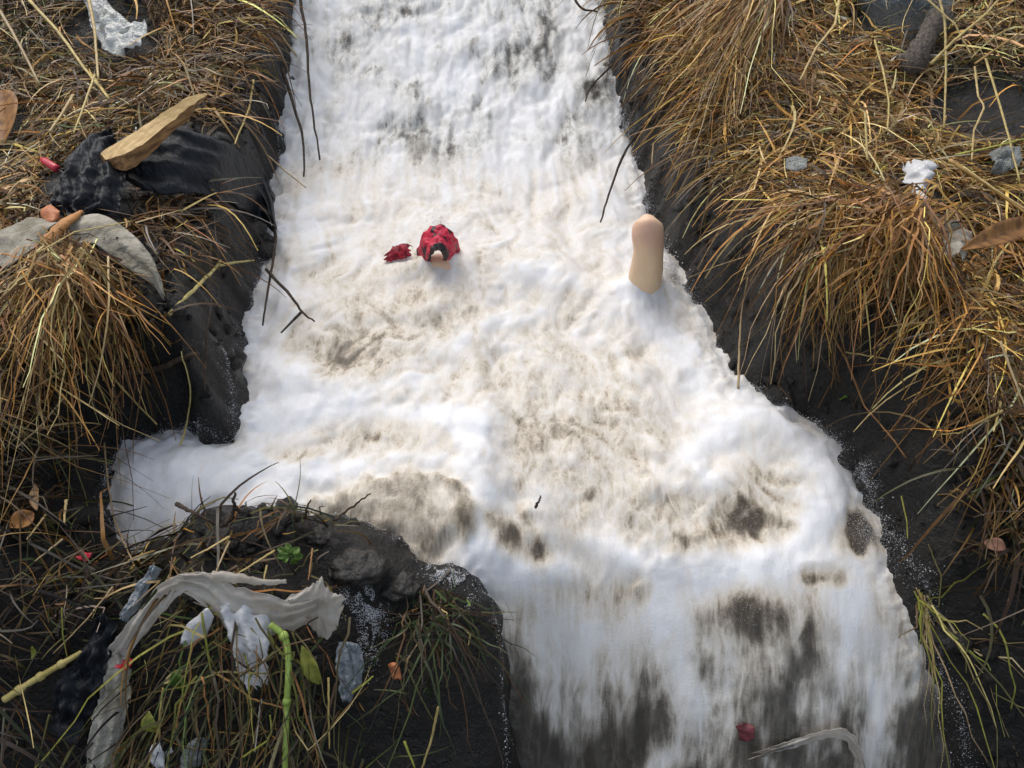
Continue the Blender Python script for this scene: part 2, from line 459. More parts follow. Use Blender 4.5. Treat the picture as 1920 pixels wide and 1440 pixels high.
for (a, b, rx, ry, amt) in [
    (1000, 700, 380, 230, -.10), (1100, 720, 220, 150, -.08), (1060, 880, 200, 90, -.12), (780, 610, 170, 60, -.10), (1200, 980, 220, 70, -.10), (700, 545, 120, 50, -.10),
    (645, 675, 75, 42, -.40), (560, 640, 50, 25, -.22), (720, 580, 80, 30, -.16), (850, 600, 60, 25, -.16), (700, 830, 120, 30, -.22), (540, 858, 45, 18, -.25),
    (1060, 800, 80, 26, -.14), (1190, 775, 60, 24, -.10), (740, 730, 110, 24, -.12),
    (745, 965, 125, 75, -.36), (820, 1025, 70, 50, -.40), (640, 960, 60, 40, -.26), (700, 1015, 110, 40, -.2),
    (960, 1010, 32, 32, -.50), (1000, 1045, 30, 28, -.5), (1080, 980, 40, 30, -.2), (1410, 975, 55, 36, -.48), (1300, 1020, 45, 25, -.32), (1290, 955, 60, 28, -.25),
    (1450, 890, 70, 36, -.2), (1608, 1000, 33, 42, -.8), (1540, 1085, 50, 20, -.42),
    (1390, 1140, 60, 45, -.6), (1500, 1180, 50, 40, -.3), (1190, 1110, 40, 25, -.3), (1060, 1110, 50, 25, -.35), (1130, 1200, 60, 40, -.1),
    (905, 250, 22, 32, -.38), (640, 312, 45, 25, -.32), (790, 290, 26, 16, -.38), (1085, 290, 50, 45, -.34), (1100, 175, 36, 50, -.34), (940, 20, 40, 34, -.38),
    (870, 85, 26, 20, -.3), (600, 80, 24, 24, -.3), (650, 30, 30, 20, -.3), (720, 160, 60, 30, -.2), (560, 500, 60, 20, -.2), (560, 350, 30, 24, -.25), (1000, 100, 60, 70, -.2),
    (700, 110, 60, 60, -.16), (820, 330, 30, 10, -.25)]:
    foam = foam + amt * np.clip(soft(q(a, b, rx, ry), .9), 0, 1.2)
foam = foam - pool * (.13 * sstep((-.10 - D) / .12) + .30 * np.clip(fbm(wxr * 5.5, wyr * 7, 78, 3, .5) + .05, 0, 1))
# streaks on the cascade
cs = fbm(X * 14, Y * 7, 72, 4, .6)
foam = foam - casc * (.08 + np.clip(cs - .10, 0, 1) * .7 + .75 * np.clip(fbm(X * 5, Y * 3, 75, 3), -.1, 1))
# the fall: brown sheet with white strands; thin foam and shade both darken its colour
warp = .10 * fbm(X * 5, Y * 4, 76, 3)
sheet = sstep((YLIP + .05 - Y + .09 * wn + .06 * fbm(X * 9, Y * 7, 73, 4)) / .22)
strand = fbm((X + warp) * 6.5, Y * 3.2 + warp, 74, 5, .62)
foam = foam * (1 - sheet) + sheet * (.13 - .12 * sstep((.63 - Y) / .12) + .11 * sstep((X - .05) / .3) + .50 * strand + .25 * wn)
ridge = np.zeros(X.shape)
for pts, wd, amt in [
    ([(1235, 1090), (1255, 1190), (1280, 1270), (1310, 1320), (1280, 1400), (1230, 1440)], 24, .55),
    ([(1600, 1130), (1585, 1230), (1550, 1330), (1540, 1400)], 24, .5), ([(1445, 1190), (1460, 1260)], 22, .35),
    ([(1640, 1290), (1620, 1440)], 18, .35), ([(1100, 1180), (1090, 1260), (1110, 1330)], 16, .3), ([(1330, 1180), (1345, 1240), (1325, 1300)], 12, .28), ([(1500, 1150), (1490, 1200), (1515, 1260), (1500, 1330)], 12, .3), ([(1150, 1210), (1170, 1290)], 12, .25), ([(1660, 1180), (1665, 1300), (1650, 1400)], 12, .28), ([(1420, 1330), (1440, 1440)], 14, .3), ([(1010, 1180), (1020, 1320)], 18, .38), ([(1700, 1120), (1725, 1210), (1700, 1290)], 16, .35),
    ([(900, 1040), (915, 940), (905, 860), (870, 800)], 36, .42), ([(870, 1060), (930, 1095), (1040, 1080)], 32, .34),
    ([(450, 800), (600, 768), (800, 770), (900, 800)], 30, .34), ([(460, 650), (560, 705), (660, 735), (780, 720)], 30, .34), ([(840, 655), (930, 605), (1010, 590)], 22, .34), ([(760, 590), (830, 575)], 18, .25),
    ([(480, 870), (560, 888), (700, 868), (860, 885)], 24, .34), ([(330, 870), (420, 930), (520, 960)], 50, .2), ([(1290, 860), (1350, 800), (1430, 780), (1510, 850), (1590, 960), (1610, 1050)], 36, .30), ([(1240, 900), (1330, 900), (1400, 930)], 24, .26), ([(1210, 960), (1250, 1010), (1350, 1050), (1480, 1030), (1560, 960)], 26, .30),
    ([(1020, 940), (1100, 1010), (1200, 1050), (1330, 1085), (1500, 1070)], 28, .30), ([(1180, 590), (1260, 640), (1320, 700)], 34, .26), ([(960, 520), (1080, 545), (1180, 560)], 26, .24), ([(1120, 640), (1200, 690)], 18, .2)]:
    st_ = np.clip(soft(np.maximum(wstroke(pts, wd * 1.15) * np.clip(1 + 1.6 * wn2 + .8 * wn, .25, 3) + .55 * wn2 + .18 * S2, 0), 1.0), 0, 1); ridge = ridge + .006 * st_ * pool
    amt = amt * (.85 + .9 * wn2)
    foam = foam + amt * st_
for (a, b, rx, ry, amt) in [(1690, 1140, 60, 80, -.30), (1720, 1280, 60, 110, -.22), (1000, 1180, 60, 50, -.2), (960, 1130, 40, 40, -.2), (960, 1280, 50, 150, -.2), (1520, 1240, 60, 80, -.25), (1370, 1230, 60, 60, -.2), (1120, 1340, 150, 80, -.08)]:
    foam = foam + amt * np.clip(soft(q(a, b, rx, ry), .9), 0, 1.2)
# brown water sliding smoothly over a sunken stone beside the mound
bq = wblob(738, 975, 138, 84) * (1 + .7 * wn) + .3 * wn2 + .10 * S2
bulge = sstep((1.25 - bq) / .75)
foam = foam * (1 - bulge) + bulge * (.34 + .03 * S1 + .04 * S2 + .14 * wn2 + .08 * wn)
edge = sstep((D + .05) / .05)
foam = foam - .18 * edge * (1 - sheet) * np.clip(wn2 + .4, 0, 1)
foam = np.where(foam < .62, .62 - (.62 - foam) * (1 - .22 * pool * (1 - bulge)), foam)
for (a, b, rx, ry, amt) in [(960, 1005, 26, 28, -.52), (1000, 1045, 26, 24, -.52), (1410, 975, 52, 32, -.42), (1300, 1022, 40, 22, -.28), (1608, 1000, 32, 42, -.70), (645, 672, 66, 36, -.30), (1390, 1145, 52, 38, -.45), (540, 858, 40, 14, -.30),
                            (1060, 795, 70, 22, -.16), (1545, 1085, 46, 16, -.36), (1190, 1110, 34, 20, -.3), (1470, 905, 50, 20, -.16)]:
    foam = foam + amt * .72 * np.clip(soft(np.maximum(wblob(a, b, rx * 1.1, ry * 1.1) * np.clip(1 + 1.2 * wn, .3, 2) + 1.1 * wn2 + .45 * S2 + .15 * S1, -.3), .8), 0, 1.15)
mid = np.clip(1.3 - np.abs(foam - .5) * 1.6, .35, 1)
lw = (1 - .1 * fallm) * (1 - .75 * bulge)
foam = foam + mid * lw * (.035 * S1 + .060 * S2)
foam = np.clip(foam, 0, .92)
disp = disp * .95 + (.0003 * S1 + .0010 * S2 * (.4 + .6 * casc + .5 * fallm)) * sstep((.02 - D) / .05)
disp = disp * (1 - .7 * bulge) + .030 * bulge
disp = disp + .010 * (foam - .6) * pool + ridge
for (a, b, rx, ry, amt) in [(330, 900, 130, 75, .04), (1440, 800, 70, 60, .04), (1540, 900, 70, 90, .03), (900, 900, 40, 150, .03), (1000, 500, 260, 60, .03), (560, 720, 140, 40, .02), (820, 430, 90, 30, .015), (812, 512, 60, 18, .036), (1205, 552, 50, 20, .045), (1250, 520, 22, 30, .03)]:
    disp = disp + amt * soft(wblob(a, b, rx, ry))
disp = disp * (1 - .6 * sstep((D + .06) / .06)) + sstep((D + .07) / .05) * (.018 * fbm(X * 16, Y * 16, 77, 4, .6) + .004)
Zw = zwater(X, Y) + disp
_WZ = (wx, wy, Zw)
nx, ny = X.shape
idx = np.arange(nx * ny).reshape(nx, ny)
keep = D < .07
F = np.stack([idx[:-1, :-1], idx[1:, :-1], idx[1:, 1:], idx[:-1, 1:]], -1)
kf = keep[:-1, :-1] & keep[1:, :-1] & keep[1:, 1:] & keep[:-1, 1:]
F = F[kf]
used = np.zeros(nx * ny, bool); used[F.ravel()] = True
rem = np.cumsum(used) - 1
V = np.stack([X, Y, Zw], -1).reshape(-1, 3)
# the falling sheet is pushed along its own normal so that strands stand proud
water = mesh_np('water', V[used], rem[F], WATER)
a = water.data.attributes.new('foam', 'FLOAT', 'POINT'); a.data.foreach_set('value', foam.ravel()[used].astype(np.float32))
arc = Y * 1.0
S = np.stack([X, (Y * .55 - zwater(X, Y) * .28), zwater(X, Y) * .2], -1).reshape(-1, 3)[used]
a = water.data.attributes.new('flow', 'FLOAT_VECTOR', 'POINT'); a.data.foreach_set('vector', S.astype(np.float32).ravel())
grey = np.clip(casc + .55 * fallm, 0, 1); calm = np.clip(bulge, 0, 1)  # cascade water is truly greyer; on the fall, grey also paints in shade
a = water.data.attributes.new('grey', 'FLOAT', 'POINT'); a.data.foreach_set('value', grey.ravel()[used].astype(np.float32))
a = water.data.attributes.new('calm', 'FLOAT', 'POINT'); a.data.foreach_set('value', calm.ravel()[used].astype(np.float32))
tag(water, kind='structure')

def wsurf(x, y):
    """water surface as built"""
    ix = np.clip(np.searchsorted(wx, x), 0, len(wx) - 1); iy = np.clip(np.searchsorted(wy, y), 0, len(wy) - 1)
    return Zw[ix, iy]

# ------------------------------------------------------------------ clods of mud on the walls and the mound
import bmesh as _bm0
_b = _bm0.new(); _bm0.ops.create_icosphere(_b, subdivisions=2, radius=1.0)
_cv = np.array([v.co[:] for v in _b.verts]); _cf = np.array([[v.index for v in f.verts] for f in _b.faces]); _b.free()
cp = np.stack([rng.uniform(-1.4, 1.5, 26000), rng.uniform(.4, 3.0, 26000)], 1)
cd = td(cp[:, 0], cp[:, 1])
wq = np.exp(-((cd - .06) / .09) ** 2) * (cd > -.015) * (.35 + 1.3 * np.clip(fbm(cp[:, 0] * 7, cp[:, 1] * 7, 500, 2) + .25, 0, 1))
cp = cp[rng.uniform(0, 1, len(cp)) < wq * .55][:2600]
for a, b_, r9 in ((700, 1090, .13), (800, 1100, .12), (880, 1180, .12), (620, 1050, .08), (860, 1300, .15)):
    p9 = plan(a, b_, .05); cp = cp[((cp - p9) ** 2).sum(1) > r9 * r9]
cr = np.exp(rng.normal(-4.95, .55, len(cp))).clip(.003, .028)
CV = []
for q0 in range(len(cp)):
    sh = 1 + .45 * fbm(_cv[:, 0] * 1.7 + q0 * 3.3, _cv[:, 1] * 1.7 + _cv[:, 2] * 1.7 + q0, q0 % 97, 2)
    v_ = _cv * sh[:, None] * cr[q0] * np.array([rng.uniform(.8, 1.5), rng.uniform(.8, 1.4), rng.uniform(.55, .9)])
    an = rng.uniform(0, 6.28); v_ = np.stack([v_[:, 0] * math.cos(an) - v_[:, 1] * math.sin(an), v_[:, 0] * math.sin(an) + v_[:, 1] * math.cos(an), v_[:, 2]], 1)
    CV.append(v_ + np.array([cp[q0, 0], cp[q0, 1], tz(cp[q0, 0], cp[q0, 1]) + cr[q0] * .12]))
clods = mesh_np('mud_clods', np.concatenate(CV), (np.arange(len(cp))[:, None, None] * len(_cv) + _cf[None]).reshape(-1, 3), MUD)
tag(clods, 'wet dark clods of mud crumbling along both channel walls and the mound', 'mud', kind='stuff')

# ------------------------------------------------------------------ straw
CLEARINGS = []       # where litter lies on top of the grass
for a, b_, rr_ in [(165, 300, 75), (165, 360, 60), (300, 290, 60), (370, 300, 55), (440, 335, 45), (490, 380, 35), (320, 225, 40), (200, 40, 60), (230, 75, 45), (50, 455, 45), (190, 430, 35), (240, 470, 35), (290, 520, 28),
                   (1690, 20, 60), (1730, 80, 26), (1728, 340, 34), (1790, 455, 30), (1880, 300, 26), (280, 1140, 30), (230, 1200, 24), (205, 1300, 26), (430, 1110, 40), (520, 1140, 45), (600, 1140, 40), (470, 1220, 45), (365, 1185, 22),
                   (150, 1300, 40), (8, 220, 30), (655, 1260, 22), (700, 1100, 70), (850, 1150, 50), (1862, 190, 75)]:
    p_ = on(a, b_, .04); CLEARINGS.append((p_[0], p_[1], rr_ * np.linalg.norm(p_ - np.array([0, 0, CAM_H])) / FPX))
def blades(name, roots, dirs, length, width, tone, droop, arch, seg=7, mat=STRAW, kind=None, lift=.004, label=None, cat=None, wav=.25, seed=1, taper=.75, kink=.05):
    """ribbons that rise from their roots, bend over, lie on the land and hang over the edge"""
    r = np.random.default_rng(seed)
    n = len(roots)
    p = np.concatenate([roots, (tz(roots[:, 0], roots[:, 1]) + lift)[:, None]], 1)
    d = np.stack([np.cos(dirs) * np.cos(arch), np.sin(dirs) * np.cos(arch), np.sin(arch)], 1)
    step = length / seg
    pts = [p.copy()]
    bend = r.normal(0, wav, n)
    layer = np.abs(r.normal(0, .02, n)) + lift
    for k in range(seg):
        a = bend + r.normal(0, wav * .5, n) + np.where(r.uniform(0, 1, n) < kink, r.normal(0, .9, n), 0)
        ca, sa = np.cos(a), np.sin(a)
        d = np.stack([d[:, 0] * ca - d[:, 1] * sa, d[:, 0] * sa + d[:, 1] * ca, d[:, 2] - droop * step * 10], 1)
        d /= np.linalg.norm(d, axis=1, keepdims=True)
        p = p + d * step[:, None]
        g = np.maximum(tz(p[:, 0], p[:, 1]), np.where(td(p[:, 0], p[:, 1]) < 0, -9, -9)) + layer
        low = p[:, 2] < g
        nz = np.where(low, g, p[:, 2])
        d[:, 2] = np.where(low, np.maximum(d[:, 2], np.clip((nz - pts[-1][:, 2]) / step, -.8, .3)), d[:, 2])
        p[:, 2] = nz
        pts.append(p.copy())
    P = np.stack(pts, 1)                                 # n, seg+1, 3
    bad = np.zeros(n, bool)
    for cx, cy, cr in CLEARINGS:
        bad |= (((P[..., 0] - cx) ** 2 + (P[..., 1] - cy) ** 2) < cr * cr).any(1)
    ok = ~bad | (r.uniform(0, 1, n) < .035)
    P, width, tone = P[ok], width[ok], tone[ok]; n = len(P)
    T = np.gradient(P, axis=1); T /= np.linalg.norm(T, axis=2, keepdims=True) + 1e-9
    side = np.cross(T, r.normal(0, .55, (n, 1, 3)) + np.array([0, -.35, .8]))
    side /= np.linalg.norm(side, axis=2, keepdims=True) + 1e-9
    t = np.linspace(0, 1, seg + 1)[None, :, None]
    wd = width[:, None, None] * (1 - taper * t ** 1.5) * .5
    A = P + side * wd; B = P - side * wd
    V = np.stack([A, B], 2).reshape(-1, 3)
    base = (np.arange(n) * (seg + 1) * 2)[:, None] + (np.arange(seg) * 2)[None]
    F = np.stack([base, base + 1, base + 3, base + 2], -1).reshape(-1, 4)
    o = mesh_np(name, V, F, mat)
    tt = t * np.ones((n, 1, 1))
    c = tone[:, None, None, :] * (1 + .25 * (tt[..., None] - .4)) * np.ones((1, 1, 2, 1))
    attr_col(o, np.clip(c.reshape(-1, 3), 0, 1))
    if label: tag(o, label, cat)
    if kind: tag(o, kind=kind)
    return o

GOLD = np.array([.47, .28, .075]); PALE = np.array([.68, .50, .21]); BROWN = np.array([.20, .098, .029]); DARK = np.array([.075, .045, .022])
ORANGE = np.array([.38, .18, .035]); OLIVE = np.array([.17, .15, .045]); GREEN = np.array([.10, .15, .03]); GREY = np.array([.27, .23, .17])

# px, py, where the tips lead (px, py), spread, density, mix over (GOLD, PALE, BROWN, DARK, ORANGE, OLIVE, GREEN, GREY)
_sc = [
 (60, 40, 60, 60, .9, .7, (2, 1, 4, 4, 1, 2, 1, 1)), (200, 60, 60, 90, 1.1, .8, (2, 1, 5, 3, 1, 1, .3, 1)), (400, 60, 60, 30, 1.5, 1.1, (4, 1, 6, 2, 2, .3, 0, 1)),
 (330, 130, 60, 20, 1.6, 1.2, (4, 1.5, 5, 2, 2, .3, 0, 1)), (480, 120, 30, 90, 1.0, .9, (2, .6, 6, 4, 1, .3, 0, 1)), (60, 230, -50, 90, 1.0, .9, (5, 3, 4, 3, 1, 1.5, .6, 1)),
 (160, 220, -60, 80, 1.0, .9, (5, 3, 4, 3, 1, 1.5, .4, 1)), (420, 260, 30, 80, 1.2, .9, (3, 1, 6, 4, 1, .3, 0, 1)), (500, 290, 20, 100, .7, .8, (2, .5, 6, 4, 1, .3, 0, 1)),
 (50, 330, -40, 60, 1.2, .9, (5, 3, 4, 2, 1, 1, .2, 1)), (430, 460, 30, 100, .9, .9, (2, .6, 7, 5, 1, .3, 0, 1)), (480, 440, 10, 120, .6, .9, (1, .4, 7, 5, 1, .3, 0, 1)),
 (350, 470, 30, 100, .8, .6, (2, .6, 6, 5, 1, .3, 0, 1)), (60, 520, 20, 150, .7, 1.2, (6, 3, 4, 1, 3, .3, 0, .5)), (160, 560, 10, 160, .5, 1.3, (7, 3, 4, 1, 3, .3, 0, .5)), (230, 520, 30, 160, .5, 1.1, (6, 2, 4, 2, 2, .3, 0, .5)),
 (60, 740, 10, 160, .6, 1.0, (5, 2, 5, 2, 3, .5, 0, .5)), (160, 740, 10, 160, .5, .8, (5, 2, 5, 3, 3, .5, 0, .5)), (330, 640, 5, 120, .4, .10, (3, 1, 5, 5, 1, 1, 0, 1)), (380, 740, 5, 100, .4, .04, (3, 1, 5, 5, 1, 1, 0, 1)),
 (60, 900, 20, 120, 1.3, .7, (1, .6, 4, 6, 1, 3, 1, 1)), (150, 950, 10, 110, 1.3, .5, (1, .6, 3, 6, 1, 4, 1.4, 1)), (60, 1060, 20, 120, 1.2, .5, (1, .8, 3, 7, 1, 4, 1, 1)), (160, 1120, 40, -60, 1.0, .5, (1, .6, 3, 6, 1, 4, 1, 1)),
 (60, 1230, 40, 60, 1.3, .35, (1, .6, 2, 8, .3, 3, 1, 1)), (60, 1400, 10, 80, 1.2, .2, (1, .6, 2, 8, .3, 2, .5, 1)), (330, 1180, -20, 130, .6, .4, (2, 1, 3, 4, 1, 6, 2, 1)),
 (420, 1300, -20, 160, .35, .5, (3, 2, 3, 3, 1, 7, 3, 1)), (560, 1300, 0, 160, .35, .45, (2, 1, 3, 4, 1, 6, 3, 1)), (300, 1360, -30, 120, .5, .4, (2, 1, 3, 4, 1, 6, 2, 1)), (480, 1030, 20, 60, 1.3, .30, (2, 1, 3, 4, 1, 5, 2, 1)),
 (640, 1040, -10, 80, .8, .22, (1, 1, 3, 5, 1, 5, 2, 1)), (700, 1110, 0, 60, 1, .02, (1, 1, 3, 5, 1, 5, 2, 1)), (800, 1210, -10, 140, .4, .28, (2, 1, 3, 4, 1, 6, 4, 1)), (740, 1280, -10, 140, .5, .22, (2, 1, 3, 5, 1, 5, 2, 1)), (870, 1280, 10, 120, .4, .12, (1, .6, 4, 6, 1, 3, 1, 1)), (800, 1400, 0, 100, .5, .12, (1, 1, 4, 6, 1, 3, 1, 1)),
 (1200, 60, -60, 130, .5, .9, (4, 1.5, 6, 3, 2, .3, 0, 1)), (1290, 60, -60, 150, .45, 1.2, (6, 2, 5, 1, 3, .2, 0, 1)), (1400, 60, -40, 150, .5, 1.3, (7, 2, 4, 1, 3, .2, 0, 1)), (1330, 220, -80, 150, .6, 1.2, (5, 2, 6, 2, 2, .2, 0, 1)),
 (1250, 220, -60, 150, .5, .7, (3, 1, 6, 4, 1, .3, 0, 1)), (1480, 230, 40, 60, 1.6, 1.2, (6, 3, 5, 2, 2, .6, .1, 1)), (1570, 130, 20, 60, 1.6, 1.2, (6, 3, 5, 2, 2, .6, .1, 1)), (1640, 230, 40, 50, 1.5, 1.2, (7, 4, 4, 1, 2, .6, .1, 1)),
 (1760, 60, 20, 80, 1.4, .8, (5, 4, 3, 3, 1, 1, .2, 1)), (1860, 160, -10, 80, 1.2, .25, (2, 2, 2, 6, .5, 2, .5, 1)), (1800, 230, 40, 30, 1.2, .4, (4, 3, 3, 4, 1, 1, .3, 1)), (1860, 30, 60, 30, 1.2, .7, (5, 4, 4, 3, 1, 1, .2, 1)),
 (1300, 400, -50, 160, .5, .35, (3, 1, 6, 4, 1, .3, 0, 1)), (1400, 380, -80, 140, .7, 1.1, (4, 2, 6, 3, 2, .3, 0, 1)), (1500, 360, -90, 100, .7, 1.2, (6, 3, 5, 2, 3, .3, 0, 1)), (1600, 420, -50, 160, .5, 1.3, (6, 2, 4, 1, 6, .2, 0, .4)),
 (1700, 330, 90, 60, 1.0, 1.0, (6, 4, 4, 2, 2, .6, 0, 1)), (1840, 340, 90, 60, .8, .9, (6, 4, 4, 2, 2, 1, 0, 1)), (1700, 470, -20, 120, 1.0, .9, (5, 2, 5, 2, 4, .2, 0, .5)), (1860, 460, -40, 120, .9, 1.0, (5, 2, 5, 1, 5, .2, 0, .5)),
 (1420, 540, -60, 170, .45, .9, (4, 2, 6, 3, 2, .2, 0, 1)), (1520, 560, -50, 180, .5, 1.1, (5, 2, 5, 2, 3, .2, 0, 1)), (1640, 600, -30, 170, .6, 1.2, (6, 2, 5, 1, 4, .2, 0, .5)), (1780, 560, -40, 150, .8, 1.3, (6, 2, 5, 1, 5, .2, 0, .5)), (1880, 660, -30, 150, .8, 1.2, (6, 3, 4, 1, 5, .2, 0, .5)),
 (1440, 680, -10, 120, .5, .12, (3, 1, 6, 5, 1, 1, 0, 1)), (1560, 720, 20, 150, .5, .3, (4, 2, 6, 4, 2, .5, .1, 1)), (1680, 720, 40, 160, .5, .9, (5, 3, 5, 2, 3, .6, .1, 1)), (1800, 740, 0, 150, .8, 1.2, (6, 3, 4, 2, 3, .6, .1, 1)),
 (1640, 860, 40, 120, .5, .06, (3, 1, 5, 5, 1, 2, .5, 1)), (1740, 870, 40, 150, .7, .6, (4, 2, 5, 3, 2, 2, .6, 1)), (1850, 880, 20, 150, .8, .9, (4, 2, 5, 3, 2, 2, .6, 1)), (1740, 980, 40, 130, .7, .4, (2, 1, 5, 5, 1, 3, .6, 1)), (1840, 1030, 30, 130, .9, .7, (3, 2, 5, 4, 1, 3, .8, 1)),
 (1780, 1110, 20, 100, .9, .35, (2, 1, 5, 5, 1, 3, .6, 1)), (1880, 1120, 0, 80, 1.0, .3, (2, 1, 5, 5, 1, 3, .6, 1)), (1850, 1280, 0, 80, 1.0, .0, (1, 1, 4, 5, 1, 3, .6, 1)), (1900, 1400, 0, 80, 1.0, .0, (1, 1, 4, 5, 1, 3, .6, 1)),
]
TONES = np.stack([GOLD, PALE, BROWN, DARK, ORANGE, OLIVE, GREEN, GREY])
_sp, _sv = [], []
for (a, b, da, db, spread, den, mix) in _sc:
    P0 = on(a, b); P1 = on(a + da * .3, b + db * .3)
    u = (P1 - P0)[:2]; u = u / (np.linalg.norm(u) + 1e-9)
    m = np.array(mix, float); m /= m.sum()
    _sp.append(P0[:2]); _sv.append([u[0], u[1], spread, den, *m])
_sp = np.array(_sp); _sv = np.array(_sv)

def straw_field(name, box, n, label, seed, long=(.10, .42), wid=(.0020, .0056), short=False):
    r = np.random.default_rng(seed)
    x0, x1, y0, y1 = box
    xy = np.stack([r.uniform(x0, x1, n * 4), r.uniform(y0, y1, n * 4)], 1)
    dd = td(xy[:, 0], xy[:, 1])
    v = idw(xy[:, 0], xy[:, 1], _sp, _sv, 4.0)
    # clumps: tufts are dense at some roots and thin at others
    cl = .55 + 1.1 * fbm(xy[:, 0] * 8, xy[:, 1] * 8, 90 + seed, 3)
    keep = (r.uniform(0, 1.3, len(xy)) < v[:, 3] * np.clip(cl, .4, 1.3)) & (dd > np.where(xy[:, 0] > 0, .06 * sstep((xy[:, 1] - .9) / .3) * sstep((2.6 - xy[:, 1]) / .5) + .025, np.where(xy[:, 1] > 1.1, .03, .012)) + .06 * r.uniform(0, 1, len(xy)))
    xy = xy[keep][:n]; v = v[keep][:n]
    m = len(xy)
    tuft = fbm(xy[:, 0] * 6, xy[:, 1] * 6, 120 + seed, 2) * 2.2
    ang = np.arctan2(v[:, 1], v[:, 0]) + v[:, 2] * (r.normal(0, .75, m) + tuft * .7)
    ang = np.where(r.uniform(0, 1, m) < (.9 if short else .22), r.uniform(-math.pi, math.pi, m), ang)
    mix = v[:, 4:]; cum = np.cumsum(mix / mix.sum(1, keepdims=True), 1)
    bias = np.clip(r.uniform(0, 1, m), 0, .9999)
    pick = (bias[:, None] > cum).sum(1).clip(0, 7)
    wet = np.where(xy[:, 0] > 0, np.where(xy[:, 1] < .95, .55, 1.12), np.where(xy[:, 1] < 1.02, .5, .95))      # soaked near the fall, bleached higher up
    tone = TONES[pick] * np.exp(r.normal(-.26, .62, (m, 1))) * wet[:, None] * (1 + r.normal(0, .06, (m, 3)))  # dark mean and wide spread paint shadow and highlight contrast into blade colours
    ln = r.uniform(*long, m) * r.uniform(.5, 1.1, m) * np.where(td(xy[:, 0], xy[:, 1]) < .2, .7, 1.0)
    wd = r.uniform(*wid, m) * np.where(r.uniform(0, 1, m) < .14, 1.8, 1.0)
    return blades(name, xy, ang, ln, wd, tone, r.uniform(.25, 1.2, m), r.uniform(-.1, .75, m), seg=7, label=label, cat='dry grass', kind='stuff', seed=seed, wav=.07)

straw_field('dry_grass', (-2.2, -.25, .45, 3.4), 22000, 'matted brown and golden dry grass covering the left bank', 1)
straw_field('dry_grass', (.2, 2.3, .5, 3.4), 34000, 'thick golden dry grass covering the right bank and hanging over its wall', 2)
straw_field('straw_litter', (-2.2, -.1, .35, 3.0), 15000, 'short broken straw and plant bits strewn over the left bank and the mound', 3, (.02, .11), (.0014, .005), True)
straw_field('straw_litter', (.25, 2.2, .4, 3.0), 14000, 'short broken straw and plant bits strewn over the right bank', 4, (.02, .11), (.0014, .005), True)
# ------------------------------------------------------------------ spray
def droplets(name, P, R, mat, label):
    n = len(P)
    base = np.array([[1, 0, 0], [-1, 0, 0], [0, 1, 0], [0, -1, 0], [0, 0, 1], [0, 0, -1]], float)
    fc = np.array([[0, 2, 4], [2, 1, 4], [1, 3, 4], [3, 0, 4], [2, 0, 5], [1, 2, 5], [3, 1, 5], [0, 3, 5]])
    V = (P[:, None] + base[None] * R[:, None, None] * rng.uniform(.7, 1.3, (n, 1, 3))).reshape(-1, 3)
    F = (np.arange(n)[:, None, None] * 6 + fc[None]).reshape(-1, 3)
    o = mesh_np(name, V, F, mat)
    tag(o, label, 'spray', kind='stuff')
    return o

mS, ntS, pS = newmat('spray_drops')
pS.inputs['Base Color'].default_value = (.86, .87, .88, 1); pS.inputs['Roughness'].default_value = .25
pts, rad = [], []
# along the water's edge, thickest on the outer bend and beside the cascade
n = len(POLY)
for i in range(n - 1):
    A, B = POLY[i], POLY[i + 1]
    if not (0.35 < (A[1] + B[1]) / 2 < 3.3): continue
    ln = np.linalg.norm(B - A); right = A[0] > 0 and i > len(pl)
    k = int(ln * (13000 if right else 5000) * (.35 if A[1] < .85 else 1))
    t = rng.uniform(0, 1, k)[:, None]
    e = (B - A) / (ln + 1e-9); nrm = np.array([e[1], -e[0]])
    off = rng.exponential(.004 if right else .0025, k) * np.where(rng.uniform(0, 1, k) < .35, -2.0, 1.0) - .006
    xy = A + (B - A) * t + nrm * off[:, None]
    z = np.maximum(wsurf(xy[:, 0], xy[:, 1]), tz(xy[:, 0], xy[:, 1])) + rng.exponential(.006, k) - .001
    pts.append(np.c_[xy, z]); rad.append(rng.uniform(.00025, .00075, k) * np.where(rng.uniform(0, 1, k) < .05, 2.2, 1))
def burst(px, py, rx, ry, k, hgt, r0=.0003, r1=.0007):
    c = hit(px, py, zwater); ex = hit(px + rx, py, zwater); ey = hit(px, py - ry, zwater)
    xy = c[:2] + rng.normal(0, .55, (k, 2)) * np.array([abs(ex[0] - c[0]), abs(ey[1] - c[1])])
    ok = td(xy[:, 0], xy[:, 1]) < .008; xy = xy[ok]
    z = np.maximum(wsurf(xy[:, 0], xy[:, 1]), tz(xy[:, 0], xy[:, 1])) + rng.exponential(hgt, len(xy))
    pts.append(np.c_[xy, z]); rad.append(rng.uniform(r0, r1, len(xy)))
for a in [(840, 60, 280, 90, 5000, .006, .0004, .0011), (840, 200, 300, 90, 5000, .006, .0004, .0011), (850, 340, 330, 80, 5000, .006, .0004, .0011), (820, 430, 160, 40, 1600, .016), (828, 440, 34, 20, 420, .03, .0005, .0016), (1230, 530, 40, 26, 700, .02, .0008, .0024), (1150, 380, 60, 90, 1500, .014),
          (1030, 1140, 120, 60, 1200, .005), (1350, 1120, 260, 60, 1200, .004), (1560, 900, 60, 90, 3500, .006), (1630, 1000, 36, 90, 2200, .006), (1230, 520, 70, 60, 1500, .012),
          (600, 800, 150, 60, 1800, .004), (700, 960, 150, 80, 1600, .002), (1300, 980, 250, 80, 1800, .006), (520, 400, 40, 60, 700, .014)]:
    burst(*a)
droplets('water_spray', np.concatenate(pts), np.concatenate(rad), mS, 'fine white spray thrown up along the edges of the foam')

